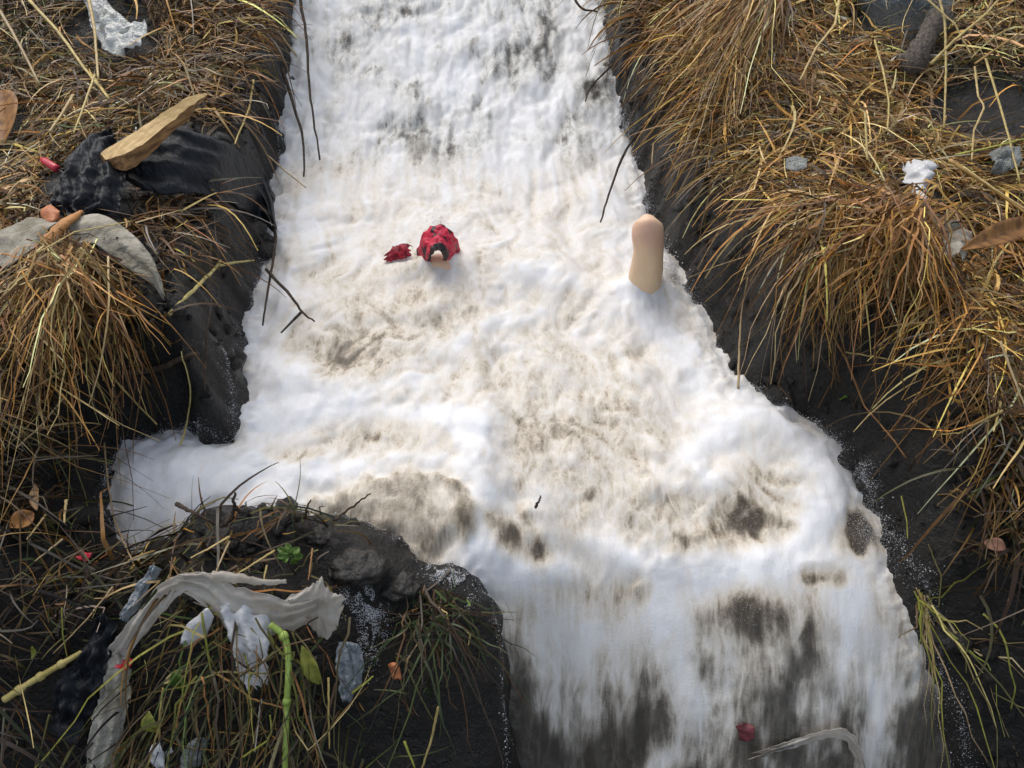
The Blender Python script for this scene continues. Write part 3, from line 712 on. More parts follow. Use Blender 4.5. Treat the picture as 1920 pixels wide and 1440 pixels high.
# ------------------------------------------------------------------ builders for litter and stalks
def catmull(P, n):
    P = np.asarray(P, float); m = len(P)
    if m == 2:
        t = np.linspace(0, 1, n)[:, None]; return P[0] * (1 - t) + P[1] * t
    Q = np.concatenate([[2 * P[0] - P[1]], P, [2 * P[-1] - P[-2]]])
    u = np.linspace(0, m - 1 - 1e-9, n); i = u.astype(int); t = (u - i)[:, None]
    a, b, c, d = Q[i], Q[i + 1], Q[i + 2], Q[i + 3]
    return .5 * (2 * b + (c - a) * t + (2 * a - 5 * b + 4 * c - d) * t * t + (3 * b - a - 3 * c + d) * t ** 3)

def path3(pp, n=None, smooth=True):
    P = np.array([on(a, b, h) for a, b, h in pp])
    if n is None: return P
    if smooth: return catmull(P, n)
    L_ = np.r_[0, np.cumsum(np.linalg.norm(np.diff(P, axis=0), axis=1))]
    u = np.linspace(0, L_[-1], n)
    return np.stack([np.interp(u, L_, P[:, k]) for k in range(3)], 1)

def mpx(px, py):
    """metres per photograph pixel at the land seen there"""
    P = on(px, py); return np.linalg.norm(P - np.array([0, 0, CAM_H])) / FPX

def tube(name, P, R, mat, sides=7, parent=None, flat=1.0, tone=None, jit=0.0):  
    P = np.asarray(P, float); n = len(P); R = np.broadcast_to(np.asarray(R, float), (n,))
    T = np.gradient(P, axis=0); T /= np.linalg.norm(T, axis=1, keepdims=True) + 1e-9
    up = np.array([0, -.3, 1.0])
    U = np.cross(T, up); U /= np.linalg.norm(U, axis=1, keepdims=True) + 1e-9
    W = np.cross(U, T)
    a = np.linspace(0, 2 * math.pi, sides, endpoint=False)
    rr = R[:, None, None] * (1 + jit * rng.normal(0, 1, (n, sides, 1)))
    V = P[:, None] + rr * (np.cos(a)[None, :, None] * U[:, None] + flat * np.sin(a)[None, :, None] * W[:, None])
    V = V.reshape(-1, 3)
    i = np.arange(n - 1)[:, None] * sides; j = np.arange(sides)[None]; j2 = (j + 1) % sides
    F = np.stack([i + j, i + j2, i + sides + j2, i + sides + j], -1).reshape(-1, 4)
    V = np.concatenate([V, P[:1], P[-1:]])
    c0, c1 = n * sides, n * sides + 1
    j = np.arange(sides); j2 = (j + 1) % sides
    C = np.concatenate([np.stack([j2, j, np.full(sides, c0)], -1), np.stack([(n - 1) * sides + j, (n - 1) * sides + j2, np.full(sides, c1)], -1)])
    o = mesh_np(name, V, [F, C], mat, parent=parent)
    if tone is not None: attr_col(o, np.broadcast_to(tone, (len(V), 3)) * rng.uniform(.9, 1.1, (len(V), 1)))
    return o

def sheet(name, A, B, mat, nu=26, nv=12, wr=.006, fr=22, bulge=0.0, thick=.0007, parent=None, seed=0, fold=0.0, nf=4, clear=.003, pts=False, rag=0.0, crum=.8):
    PA = catmull(np.array(A) if pts else [on(*a) for a in A], nu); PB = catmull(np.array(B) if pts else [on(*b) for b in B], nu)
    v = np.linspace(0, 1, nv)
    if rag:
        e = (PB - PA); r0 = fbm(np.linspace(0, 9, nu), np.zeros(nu) + seed, 3 + seed, 3)[:, None]; r1 = fbm(np.linspace(0, 9, nu), np.ones(nu) * 5 + seed, 8 + seed, 3)[:, None]
        PA = PA + e * r0 * rag; PB = PB + e * r1 * rag
    P = PA[:, None] * (1 - v)[None, :, None] + PB[:, None] * v[None, :, None]
    P[..., 2] += bulge * np.sin(math.pi * v)[None]
    u = np.linspace(0, 1, nu)
    if fold:
        k = fbm(u * 3 + seed, u * 0, 5 + seed, 2)[:, None]
        P = P + (fold * np.sin(v[None] * math.pi * 2 * nf + 4 * k + seed))[..., None] * np.array([0, -.35, .9])
    nz = fbm(P[..., 0] * fr + seed * 3.1, P[..., 1] * fr + P[..., 2] * fr, 200 + seed, 4, .55)
    nb = fbm(P[..., 1] * fr * .8 + 7, P[..., 2] * fr + P[..., 0] * fr * .5, 230 + seed, 3)
    if rag:
        tg = np.gradient(P, axis=0); ew = (np.abs(u * 2 - 1) ** 5)[:, None]
        P = P + tg * (ew * nu * .35 * rag * 4 * fbm(v[None] * 6 + (u[:, None] > .5) * 9, v[None] * 0 + seed, 300 + seed, 3))[..., None]
    rs = np.random.default_rng(900 + seed); tri_ = 0
    for k_ in range(6):
        dk = rs.normal(0, 1, 3); dk /= np.linalg.norm(dk); ph = (P @ dk) * fr * rs.uniform(.5, 1.6) + rs.uniform(0, 9) + 1.2 * fbm(P[..., 0] * fr * .5 + k_, P[..., 1] * fr * .5 + P[..., 2] * fr * .5, 310 + k_ + seed, 2)
        tri_ = tri_ + (np.abs((ph % 2) - 1) - .5) * (.9 - .1 * k_)
    P = P + (tri_ * wr * crum)[..., None] * np.array([0, -.5, .85])
    crease = .5 - np.abs(fbm(P[..., 0] * fr * .7, P[..., 1] * fr * .7 + P[..., 2] * fr * .7, 260 + seed, 3)) * 2
    P = P + (nz * wr + crease * wr * .9)[..., None] * np.array([0, -.5, .85]) + (nb * wr)[..., None] * np.array([1, 0, 0])
    P[..., 2] = np.maximum(P[..., 2], tz(P[..., 0], P[..., 1]) + clear)
    idx = np.arange(nu * nv).reshape(nu, nv)
    F = np.stack([idx[:-1, :-1], idx[1:, :-1], idx[1:, 1:], idx[:-1, 1:]], -1).reshape(-1, 4)
    o = mesh_np(name, P.reshape(-1, 3), F, mat, parent=parent)
    m = o.modifiers.new('thickness', 'SOLIDIFY'); m.thickness = thick; m.offset = 0
    return o

def empty(name, loc, label, cat, group=None):
    o = bpy.data.objects.new(name, None); o.empty_display_size = .02
    COL.objects.link(o); o.location = [float(c) for c in loc]
    tag(o, label, cat, group)
    return o
def adopt(o, e):
    """make o a part of e without moving it"""
    o.parent = e
    o.location = [-c for c in e.location]
    return o

def mat_plain(name, c0, c1, scale=40, rough=.6, spec=.4, bump=.3, transm=0.0, transp=0.0, stretch=None, dist=.002, crease=0.0, cstr=.6):
    m, nt, p = newmat(name)
    g = N(nt, 'ShaderNodeTexCoord')
    n1 = N(nt, 'ShaderNodeTexNoise', i_Scale=scale, i_Detail=6.0, i_Roughness=.62)
    src = g.outputs['Object']
    if stretch:
        if len(stretch) > 3:
            m0 = N(nt, 'ShaderNodeMapping'); m0.inputs['Rotation'].default_value = (0, 0, -stretch[3])
            L(nt, src, m0.inputs['Vector']); src = m0.outputs[0]
        mp = N(nt, 'ShaderNodeMapping'); mp.inputs['Scale'].default_value = stretch[:3]
        L(nt, src, mp.inputs['Vector']); src = mp.outputs[0]
    L(nt, src, n1.inputs['Vector'])
    r = ramp(nt, [(.33, c0), (.64, c1)], n1.outputs[0])
    L(nt, r.outputs[0], p.inputs['Base Color'])
    p.inputs['Roughness'].default_value = rough; p.inputs['Specular IOR Level'].default_value = spec
    b = N(nt, 'ShaderNodeBump', i_Strength=bump, i_Distance=dist)
    L(nt, n1.outputs[0], b.inputs['Height']); L(nt, b.outputs[0], p.inputs['Normal'])
    if crease:
        hsum = None
        for q_, (cs_, am) in enumerate([(crease, 1.0), (crease * 2.3, .5)]):
            nn = N(nt, 'ShaderNodeTexNoise', i_Scale=cs_, i_Detail=2.0, i_Roughness=.5, i_Distortion=.8)
            L(nt, src, nn.inputs['Vector'])
            a_ = mathn(nt, 'MULTIPLY', mathn(nt, 'ABSOLUTE', mathn(nt, 'SUBTRACT', nn.outputs[0], .5)), am)
            hsum = a_ if hsum is None else mathn(nt, 'ADD', hsum, a_)
        b2 = N(nt, 'ShaderNodeBump', i_Strength=cstr, i_Distance=.03)
        L(nt, hsum, b2.inputs['Height']); L(nt, b.outputs[0], b2.inputs['Normal']); L(nt, b2.outputs[0], p.inputs['Normal'])
    out = nt.nodes['Material Output']; last = p.outputs[0]
    if transm:
        t = N(nt, 'ShaderNodeBsdfTranslucent'); L(nt, r.outputs[0], t.inputs['Color'])
        ms = N(nt, 'ShaderNodeMixShader'); ms.inputs[0].default_value = transm
        L(nt, last, ms.inputs[1]); L(nt, t.outputs[0], ms.inputs[2]); last = ms.outputs[0]
    if transp:
        t = N(nt, 'ShaderNodeBsdfTransparent')
        ms = N(nt, 'ShaderNodeMixShader'); ms.inputs[0].default_value = transp
        L(nt, last, ms.inputs[1]); L(nt, t.outputs[0], ms.inputs[2]); last = ms.outputs[0]
    L(nt, last, out.inputs['Surface'])
    return m

PALEWOOD = mat_plain('split_wood', (.40, .25, .09), (.66, .47, .21), 16, .6, .3, .5, stretch=(.8, 9, 9, 1.0))
OLDWOOD = mat_plain('weathered_board', (.07, .030, .010), (.34, .18, .065), 12, .6, .3, .7, stretch=(.8, 9, 9, 1.0))
BLACKPL = mat_plain('black_plastic', (.004, .005, .007), (.011, .013, .017), 40, .55, .3, .1, stretch=(1, .45, .45, .6), crease=26, cstr=.5)
CLOTH = mat_plain('dirty_cloth', (.20, .18, .13), (.46, .43, .36), 16, .85, .2, .3, crease=22, cstr=.5)
FILM = mat_plain('dirty_white_film', (.52, .46, .38), (.74, .70, .63), 18, .38, .5, .1, .3, .30, crease=30, cstr=.15)
FILMW = mat_plain('white_film', (.70, .70, .70), (.86, .86, .86), 40, .35, .5, .1, .25, .06, crease=30, cstr=.2)
PACKET = mat_plain('white_packet', (.55, .56, .50), (.80, .80, .76), 30, .42, .5, .2, crease=26, cstr=.8)
CLEAR = mat_plain('clear_plastic', (.30, .38, .42), (.55, .64, .68), 12, .08, .9, .1, .15, .80, crease=14, cstr=.9)
GREYFILM = mat_plain('grey_wrapper', (.16, .18, .17), (.42, .45, .43), 40, .3, .6, .2, .1, .3, crease=34, cstr=.9)
BLUEFILM = mat_plain('blue_white_strip', (.30, .36, .40), (.62, .65, .66), 60, .35, .5, .2, .2, .15, crease=50, cstr=.8)
RED = mat_plain('red_plastic', (.45, .010, .025), (.62, .03, .06), 50, .35, .5, .2)
DKRED = mat_plain('dark_red_cloth', (.10, .008, .015), (.40, .02, .04), 70, .6, .3, .5)
BLACKRIM = mat_plain('black_rim', (.012, .01, .01), (.05, .03, .03), 70, .5, .4, .3)
SKIN = mat_plain('flesh_plastic', (.80, .47, .34), (.84, .62, .38), 9, .45, .4, .25)
BARK = mat_plain('grey_bark', (.035, .028, .022), (.17, .145, .12), 50, .8, .2, .9, stretch=(1, 4, 4, .9), dist=.004)
TWIG = mat_plain('dark_twig', (.02, .014, .01), (.085, .06, .04), 80, .75, .25, .6)
CANE = mat_plain('yellow_cane', (.36, .29, .08), (.60, .50, .19), 40, .45, .4, .3)
REED = mat_plain('green_reed', (.20, .30, .04), (.40, .52, .12), 40, .45, .4, .2)
LEAFG = mat_plain('green_leaf', (.05, .11, .015), (.14, .25, .04), 60, .45, .4, .3, .25)
LEAFY = mat_plain('yellow_green_leaf', (.22, .24, .04), (.42, .42, .08), 60, .5, .4, .3, .25)
LEAFB = mat_plain('dead_leaf', (.14, .055, .015), (.42, .20, .05), 40, .55, .35, .5, .15)
ORNG = mat_plain('orange_bits', (.40, .12, .04), (.62, .24, .10), 60, .5, .4, .2)
STONE = mat_plain('wet_stone', (.006, .006, .0055), (.036, .031, .025), 34, .35, .4, 1.0, dist=.012)
FROTH = mat_plain('grey_froth', (.16, .16, .16), (.62, .63, .66), 160, .6, .4, 1.0)

# ------------------------------------------------------------------ left bank
# broken board
st = [  # stations from the broken butt to the thin tip: back top, front top, front foot
    ((188, 286, .115), (198, 300, .115), (196, 306, .105)), ((222, 266, .135), (240, 286, .14), (238, 320, .105)), ((262, 241, .15), (280, 260, .155), (278, 292, .125)),
    ((308, 210, .165), (324, 226, .17), (322, 252, .145)), ((350, 183, .18), (362, 195, .18), (358, 216, .165)), ((388, 173, .185), (390, 177, .185), (382, 186, .18))]
bm = []
for b_, f_, g_ in st:
    B_, F_, G_ = on(*b_), on(*f_), on(*g_)
    bm.append([B_, F_, G_, B_ + (G_ - F_)])
bm = np.array(bm); ns = len(bm)
fine = np.stack([catmull(bm[:, k], 22) for k in range(4)], 1)
fine = fine + rng.normal(0, .0008, fine.shape) + (.006 * fbm(np.linspace(0, 6, 22), np.zeros(22), 91, 2))[:, None, None] * np.array([0, 0, 1])[None, None] * np.array([0, 0, 1, 1])[None, :, None]
n_ = len(fine); V = fine.reshape(-1, 3)
i = np.arange(n_ - 1)[:, None] * 4; j = np.arange(4)[None]; j2 = (j + 1) % 4
F = np.stack([i + j, i + j2, i + 4 + j2, i + 4 + j], -1)
board = mesh_np('wooden_board', V, [F.reshape(-1, 4), np.array([[3, 2, 1, 0], [n_ * 4 - 4, n_ * 4 - 3, n_ * 4 - 2, n_ * 4 - 1]])], PALEWOOD, smooth=False)
board.data.materials.append(OLDWOOD)
mi = np.tile(np.array([0, 1, 1, 1]), n_ - 1).tolist() + [1, 1]
board.data.polygons.foreach_set('material_index', np.array(mi, np.int32))
tag(board, 'broken wooden board with a pale split edge lying across the black plastic bag', 'board')

e = empty('black_plastic_bag', on(230, 330), 'crumpled black plastic bag spread under the broken board and down to the water', 'plastic bag')
adopt(sheet('bag_bundle', [(208, 244, .10), (160, 258, .09), (122, 300, .085), (104, 346, .075), (98, 380, .06), (118, 408, .04)], [(240, 306, .08), (238, 316, .095), (236, 340, .095), (232, 368, .085), (214, 396, .06), (176, 414, .04)], BLACKPL, 90, 60, .006, 18, .02, seed=3, fold=.008, nf=3.5, rag=.06, crum=.5), e)
adopt(sheet('bag_flap', [(225, 262, .09), (300, 242, .10), (360, 244, .105), (420, 264, .10), (468, 302, .095), (502, 340, .085), (518, 424, .07)], [(232, 340, .06), (295, 364, .06), (360, 366, .06), (415, 376, .06), (450, 392, .055), (484, 412, .05), (512, 436, .045)], BLACKPL, 110, 50, .004, 16, .02, seed=5, fold=.006, nf=3.5, rag=.07, crum=.4), e)

P = path3([(80, 300, .075), (98, 311, .075), (117, 323, .07)], 10)
e = empty('red_tube', P[-1], 'small red plastic tube poking out of the black bag', 'tube')
adopt(tube('tube_body', P[:8], np.array([.005, .0068, .007, .007, .007, .007, .0068, .006]) * 1.25, RED, 10), e)
adopt(tube('stem', np.array([P[7], P[9], P[9] + (P[9] - P[7]) * 1.2]), [.003, .0025, .002], BLACKRIM, 6), e)

e = empty('dirty_cloth', on(150, 450), 'dirty grey white strip of cloth draped over the grass below the black bag', 'cloth')
adopt(sheet('cloth_flap', [(-30, 445, .05), (20, 425, .06), (60, 408, .065), (112, 418, .06)], [(-30, 525, .03), (20, 505, .04), (55, 480, .05), (86, 452, .05)], CLOTH, 30, 16, .006, 16, .012, .001, seed=7), e)
adopt(sheet('cloth_flap', [(135, 412, .06), (190, 404, .065), (235, 428, .065), (275, 468, .06), (300, 515, .05), (314, 562, .03)], [(140, 456, .05), (178, 458, .055), (215, 486, .055), (250, 510, .05), (285, 534, .04), (310, 566, .025)], CLOTH, 44, 18, .005, 16, .016, .001, seed=8, fold=.003, nf=2), e)
P = path3([(78, 468, .075), (100, 440, .08), (126, 415, .08), (152, 396, .075)], 12)
o = tube('wood_splinter', P, np.array([.006, .011, .014, .015, .015, .014, .014, .013, .012, .011, .009, .005]), mat_plain('orange_wood', (.36, .14, .035), (.55, .28, .10), 30, .6, .3, .6, stretch=(1, 5, 5, .7)), 6, flat=.5, jit=.12)
tag(o, 'orange brown wood splinter lying between the two grey cloth flaps', 'wood')
o = sheet('orange_scrap', [(78, 392, .07), (98, 386, .075), (112, 396, .07)], [(80, 412, .065), (96, 418, .068), (110, 410, .065)], ORNG, 12, 8, .006, 30, .006, seed=9)
tag(o, 'small orange scrap beside the wood splinter under the black bag', 'scrap')

o = sheet('white_packet', [(138, -35, .06), (160, 10, .06), (172, 48, .06), (186, 78, .055), (196, 96, .05), (232, 106, .05)], [(200, -35, .07), (205, 4, .075), (238, 36, .08), (252, 50, .08), (272, 38, .08), (266, 86, .06)], PACKET, 40, 26, .012, 22, .012, .001, seed=11, fold=.004, nf=2)
tag(o, 'crumpled white packet lying in the dry grass at the upper left', 'packet')

def leaf(name, A, B, mat, label, seed, curl=.008, cat='leaf', nu=14, nv=7):
    """blade between tip A and base B (px, py, h), pointed at both ends, with a keel"""
    P0, P1 = on(*A[:3]), on(*B[:3]); wd = A[3] * mpx(A[0], A[1])
    t = np.linspace(0, 1, nu); v = np.linspace(-1, 1, nv)
    ax = P1 - P0; sd_ = np.cross(ax, [0, -.5, .86]); sd_ /= np.linalg.norm(sd_)
    up_ = np.cross(sd_, ax); up_ /= np.linalg.norm(up_)
    if up_[2] < 0: up_ = -up_
    prof = np.sin(math.pi * np.clip(t, .02, .98)) ** .75
    Q = P0 + ax * t[:, None, None] + sd_ * (v[None, :, None] * prof[:, None, None] * wd * .5) + up_ * ((np.abs(v)[None, :] * .25 * wd * prof[:, None] + curl * np.sin(t * 3 + seed)[:, None] + .002 * fbm(t[:, None] * 5 + v[None], v[None] * 2 + t[:, None], seed, 2))[..., None])
    idx = np.arange(nu * nv).reshape(nu, nv)
    F = np.stack([idx[:-1, :-1], idx[1:, :-1], idx[1:, 1:], idx[:-1, 1:]], -1).reshape(-1, 4)
    o = mesh_np(name, Q.reshape(-1, 3), F, mat)
    m = o.modifiers.new('thickness', 'SOLIDIFY'); m.thickness = .0006
    if label: tag(o, label, cat)
    return o
leaf('dead_leaf', (8, 175, .08, 60), (2, 268, .07), LEAFB, 'curled orange brown dead leaf at the left edge of the upper bank', 2)
leaf('dead_leaf', (20, 985, .05, 32), (62, 965, .05), LEAFB, 'orange brown dead leaf on the dark slope below the left tuft', 4)
leaf('dead_leaf', (60, 905, .05, 16), (76, 960, .05), mat_plain('tan_leaf', (.35, .2, .09), (.5, .32, .17), 40), 'narrow tan dead leaf just above the orange leaf on the left slope', 5)

# ------------------------------------------------------------------ the mound in front
e = empty('plastic_film', on(400, 1120), 'torn dirty white plastic film draped over the debris mound in front', 'plastic film')
adopt(sheet('film_arm', [(400, 1074, .085), (344, 1076, .08), (294, 1102, .075), (248, 1160, .07), (212, 1204, .065), (190, 1232, .05)], [(410, 1112, .07), (356, 1108, .065), (318, 1134, .065), (276, 1186, .06), (244, 1226, .055), (222, 1250, .045)], FILM, 80, 24, .0022, 14, .004, seed=21, fold=.0024, nf=2, rag=.12, crum=.8), e)
adopt(sheet('film_tail', [(192, 1226, .055), (186, 1290, .05), (174, 1350, .05), (156, 1460, .04)], [(236, 1230, .05), (246, 1290, .045), (234, 1350, .04), (212, 1460, .03)], CLOTH, 80, 26, .003, 22, .005, seed=22, fold=.003, nf=2.5, rag=.12, crum=.8), e)
adopt(sheet('film_sheet', [(346, 1074, .085), (392, 1076, .09), (440, 1098, .095), (500, 1116, .10), (558, 1126, .095), (610, 1112, .09)], [(344, 1112, .06), (396, 1146, .06), (432, 1184, .06), (486, 1194, .06), (540, 1184, .065), (580, 1168, .065)], FILM, 90, 44, .0030, 12, .008, seed=23, fold=.0026, nf=3, rag=.09, crum=1.0), e)
adopt(sheet('film_flap', [(536, 1122, .09), (578, 1100, .10), (602, 1086, .105), (620, 1108, .10), (648, 1120, .09)], [(536, 1176, .06), (572, 1168, .06), (600, 1194, .05), (626, 1184, .055), (644, 1140, .08)], FILM, 60, 36, .0035, 14, .008, seed=24, fold=.003, nf=2, rag=.10, crum=1.0), e)
adopt(sheet('film_lobe', [(404, 1120, .07), (420, 1165, .085), (434, 1215, .09), (448, 1258, .085), (466, 1296, .08)], [(510, 1130, .07), (508, 1180, .085), (502, 1230, .09), (504, 1262, .085), (504, 1286, .08)], FILMW, 80, 44, .0035, 11, .012, seed=25, fold=.0045, nf=2.5, rag=.10, crum=1.0), e)
adopt(sheet('film_scrap', [(336, 1208, .075), (350, 1172, .08), (388, 1140, .09)], [(350, 1216, .07), (384, 1194, .075), (402, 1156, .085)], FILMW, 24, 12, .003, 24, .01, seed=26), e)
adopt(tube('film_roll', path3([(398, 1080, .09), (450, 1084, .092), (500, 1092, .09), (536, 1090, .08)], 20), np.linspace(.009, .003, 20), FILM, 8, jit=.22), e)

o = sheet('plastic_strip', [(282, 1062, .05), (252, 1104, .05), (234, 1140, .045), (226, 1162, .04)], [(302, 1068, .04), (274, 1110, .04), (256, 1146, .035), (238, 1168, .03)], BLUEFILM, 30, 10, .005, 40, .008, seed=31, fold=.003, nf=2)
tag(o, 'pale bluish plastic strip hanging from the foam left of the draped film', 'plastic strip')
o = sheet('plastic_strip', [(634, 1205, .05), (632, 1250, .05), (638, 1290, .045), (644, 1316, .04)], [(672, 1208, .05), (684, 1250, .05), (672, 1290, .045), (656, 1318, .04)], BLUEFILM, 30, 12, .006, 40, .008, seed=32, fold=.005, nf=3)
tag(o, 'wet whitish plastic strip hanging on the mound right of the film', 'plastic strip')
o = sheet('black_plastic_sheet', [(196, 1150, .035), (152, 1215, .035), (112, 1290, .035), (94, 1372, .03)], [(228, 1180, .04), (206, 1245, .04), (184, 1330, .035), (150, 1400, .03)], BLACKPL, 50, 24, .012, 24, .02, seed=33, fold=.005, nf=3)
tag(o, 'wrinkled blue black plastic sheet beside the long film tail at lower left', 'plastic sheet')
o = sheet('white_scrap', [(283, 1398, .075), (280, 1420, .075), (290, 1442, .07)], [(300, 1392, .08), (306, 1412, .078), (312, 1440, .07)], FILMW, 12, 8, .004, 40, .004, seed=34)
tag(o, 'bright white paper scrap among the green stems at the bottom edge', 'scrap')
o = sheet('white_scrap', [(310, 1410, .075), (322, 1402, .08)], [(312, 1418, .07), (324, 1410, .075)], FILMW, 8, 6, .002, 40, .002, seed=35)
tag(o, 'tiny white scrap just right of the bright paper scrap', 'scrap')
o = sheet('glassy_wrapper', [(332, 1440, .06), (346, 1406, .07), (372, 1382, .075)], [(356, 1460, .06), (380, 1420, .07), (392, 1388, .075)], GREYFILM, 20, 12, .006, 30, .008, seed=36)
tag(o, 'glassy grey green wrapper at the bottom edge below the green stems', 'wrapper')

def red_bit(px, py, s, label, seed):
    c = on(px, py, .05); k = mpx(px, py) * s
    e = empty('red_flower', c, label, 'red scrap')
    r = np.random.default_rng(seed)
    for q_ in range(4):
        a = q_ * 1.6 + r.uniform(0, .6)
        d = np.array([math.cos(a), math.sin(a) * .8, .35]); s_ = np.array([-math.sin(a), math.cos(a), .2])
        t = np.linspace(0, 1, 5)
        A = [c + d * k * x + s_ * k * .45 * math.sin(math.pi * min(x + .12, 1)) for x in t]
        B = [c + d * k * x - s_ * k * .45 * math.sin(math.pi * min(x + .12, 1)) for x in t]
        adopt(sheet('petal', A, B, RED, 8, 5, .002, 60, .001, .0008, seed=seed + q_, pts=True), e)
red_bit(160, 1046, 13, 'small crumpled red scrap on the dark slope left of the foam pocket', 41)
red_bit(236, 1246, 15, 'small crumpled red scrap tucked under the film arm', 42)

# stalks and canes
def knots(name, P, r, mat, label, cat, sides=8, joints=(), knot=1.45, group=None, tip=.6):
    P = np.asarray(P); n = len(P); R = r * np.linspace(1, tip, n)
    if not joints:
        o = tube(name, P, R, mat, sides); tag(o, label, cat, group); return o
    e = empty(name, P[0], label, cat, group)
    adopt(tube('stem', P, R, mat, sides), e)
    for j_ in joints:
        k = int(j_ * (n - 1)); k = min(max(k, 1), n - 2)
        T = P[k + 1] - P[k - 1]; T = T / np.linalg.norm(T)
        adopt(tube('node', np.array([P[k] - T * r * 1.4, P[k] - T * r * .5, P[k] + T * r * .5, P[k] + T * r * 1.4]), np.array([.8, knot, knot, .8]) * R[k], mat, sides), e)
    return e
g_ = knots('green_reed', path3([(506, 1170, .095), (534, 1196, .10), (541, 1245, .115), (538, 1310, .115), (536, 1380, .11), (534, 1470, .11)], 40), .0056, REED, 'thick light green reed stalk bent over and hanging down the mound', 'reed', 9, (.2, .62), tip=.85)
knots('yellow_cane', path3([(8, 1312, .05), (60, 1278, .05), (110, 1248, .05), (172, 1212, .05)], 30, False), .0062, CANE, 'thick yellow cane lying on the dark mud at lower left', 'cane', 9, (.2, .42, .68), tip=.7)
leaf('green_leaf', (566, 1212, .09, 26), (600, 1280, .085), LEAFY, 'yellow green leaf right of the green reed', 6)
leaf('green_leaf', (282, 1330, .07, 24), (290, 1376, .07), LEAFY, 'olive leaf hanging right of the long film tail', 7)
leaf('green_leaf', (328, 1255, .07, 24), (346, 1300, .07), LEAFG, 'dull green leaf below the torn film sheet', 8)
leaf('pale_leaf', (310, 1280, .075, 14), (338, 1258, .08), CANE, 'pale straw coloured leaf beside the dull green leaf', 9)
leaf('green_leaf', (56, 1238, .05, 10), (64, 1210, .05), LEAFY, 'small bright green leaf on the mud above the yellow cane', 10)
leaf('green_leaf', (1570, 744, .03, 10), (1592, 750, .03), LEAFG, 'tiny bright green leaf on the dark right wall', 11)
leaf('dead_leaf', (1845, 1015, .05, 22), (1885, 1032, .05), mat_plain('pinkish_leaf', (.20, .09, .06), (.38, .20, .13), 40), 'reddish dead leaf on the lower right bank', 12)
# little plant on the mound
c = on(545, 1045, .02)
e = empty('small_plant', c, 'small bright green leafy plant growing on the mound by the water', 'plant')
adopt(tube('stem', np.array([c - [0, 0, .03], c + [0, 0, .015], c + [.004, -.003, .03]]), [.0018, .0015, .001], LEAFG, 5), e)
for k, (dx, dy, wd) in enumerate([(-22, -14, 13), (-6, -22, 13), (16, -16, 14), (24, 2, 14), (12, 16, 13), (-14, 12, 12), (-26, 2, 11), (4, -4, 12)]):
    lf = leaf('leaf', (545 + dx, 1042 + dy, .035, wd), (545 + dx * .2, 1042 + dy * .2, .045), LEAFG, None, 20 + k, .003)
    adopt(lf, e)
# wet stones
def stone(px, py, rx, ry, label, seed, sink=.35):
    import bmesh
    b = bmesh.new(); bmesh.ops.create_icosphere(b, subdivisions=4, radius=1.0)
    me = bpy.data.meshes.new('stone'); b.to_mesh(me); b.free()
    n = len(me.vertices); co = np.empty(n * 3); me.vertices.foreach_get('co', co); co = co.reshape(-1, 3)
    s = 1 + .05 * fbm(co[:, 0] * 7 + co[:, 2] * 3, co[:, 1] * 7 + co[:, 2] * 5, seed + 4, 4, .6) + .26 * fbm(co[:, 0] * 1.6 + seed, co[:, 1] * 1.6 + co[:, 2] * 1.3, seed, 4, .55) + .12 * fbm(co[:, 2] * 2 + seed, co[:, 0] * 2, seed + 9, 2)
    k = mpx(px, py)
    co = co * s[:, None] * np.array([rx * k, ry * k * 1.3, min(rx, ry) * k * .75])
    me.vertices.foreach_set('co', co.astype(np.float32).ravel()); me.update()
    me.polygons.foreach_set('use_smooth', np.ones(len(me.polygons), bool)); me.materials.append(STONE)
    o = bpy.data.objects.new('wet_stone', me); COL.objects.link(o)
    P = on(px, py); o.location = P - np.array([0, 0, min(rx, ry) * k * .75 * sink])
    tag(o, label, 'stone')
stone(668, 1056, 50, 30, 'large wet mud coated stone on the mound beside the brown water', 51, .6)
stone(745, 1095, 40, 22, 'flat wet dark stone right of the large muddy stone', 52, .5)
stone(596, 1000, 26, 16, 'small wet stone at the mound top under the twigs', 53, .5)
stone(410, 1010, 34, 22, 'dark muddy stone where the foam pocket meets the mound', 54, .4)
stone(1790, 1190, 40, 20, 'dark wet stone at the foot of the right bank', 55, .6)

def froth(path, k, sig, label):
    P = catmull([on(a, b_) for a, b_ in path], 60)
    Q = P[rng.integers(0, 60, k)] + rng.normal(0, sig, (k, 3)) * np.array([1, 1.2, 0])
    d_ = fbm(Q[:, 0] * 40, Q[:, 1] * 40, 333, 3); Q = Q[d_ > -.1]
    Q[:, 2] = tz(Q[:, 0], Q[:, 1]) + rng.uniform(-.0004, .002, len(Q))
    o = droplets('froth_patch', Q, rng.uniform(.0003, .0010, len(Q)), mS, label); del o['kind']; o['category'] = 'froth'
froth([(645, 1120), (680, 1126), (706, 1145), (700, 1180), (685, 1225)], 3200, .012, 'thin grey froth trail on the wet mud right of the film')
froth([(800, 1068), (850, 1080), (880, 1118)], 2200, .010, 'ragged white froth on the mud at the near edge of the brown water')
# orange scraps on the mound
o = sheet('orange_scrap', [(728, 1246, .05), (734, 1262, .05), (738, 1276, .045)], [(748, 1244, .055), (752, 1262, .055), (752, 1276, .05)], ORNG, 10, 8, .004, 40, .008, seed=61)
tag(o, 'small orange scrap in the wet grass in front of the fall', 'scrap')

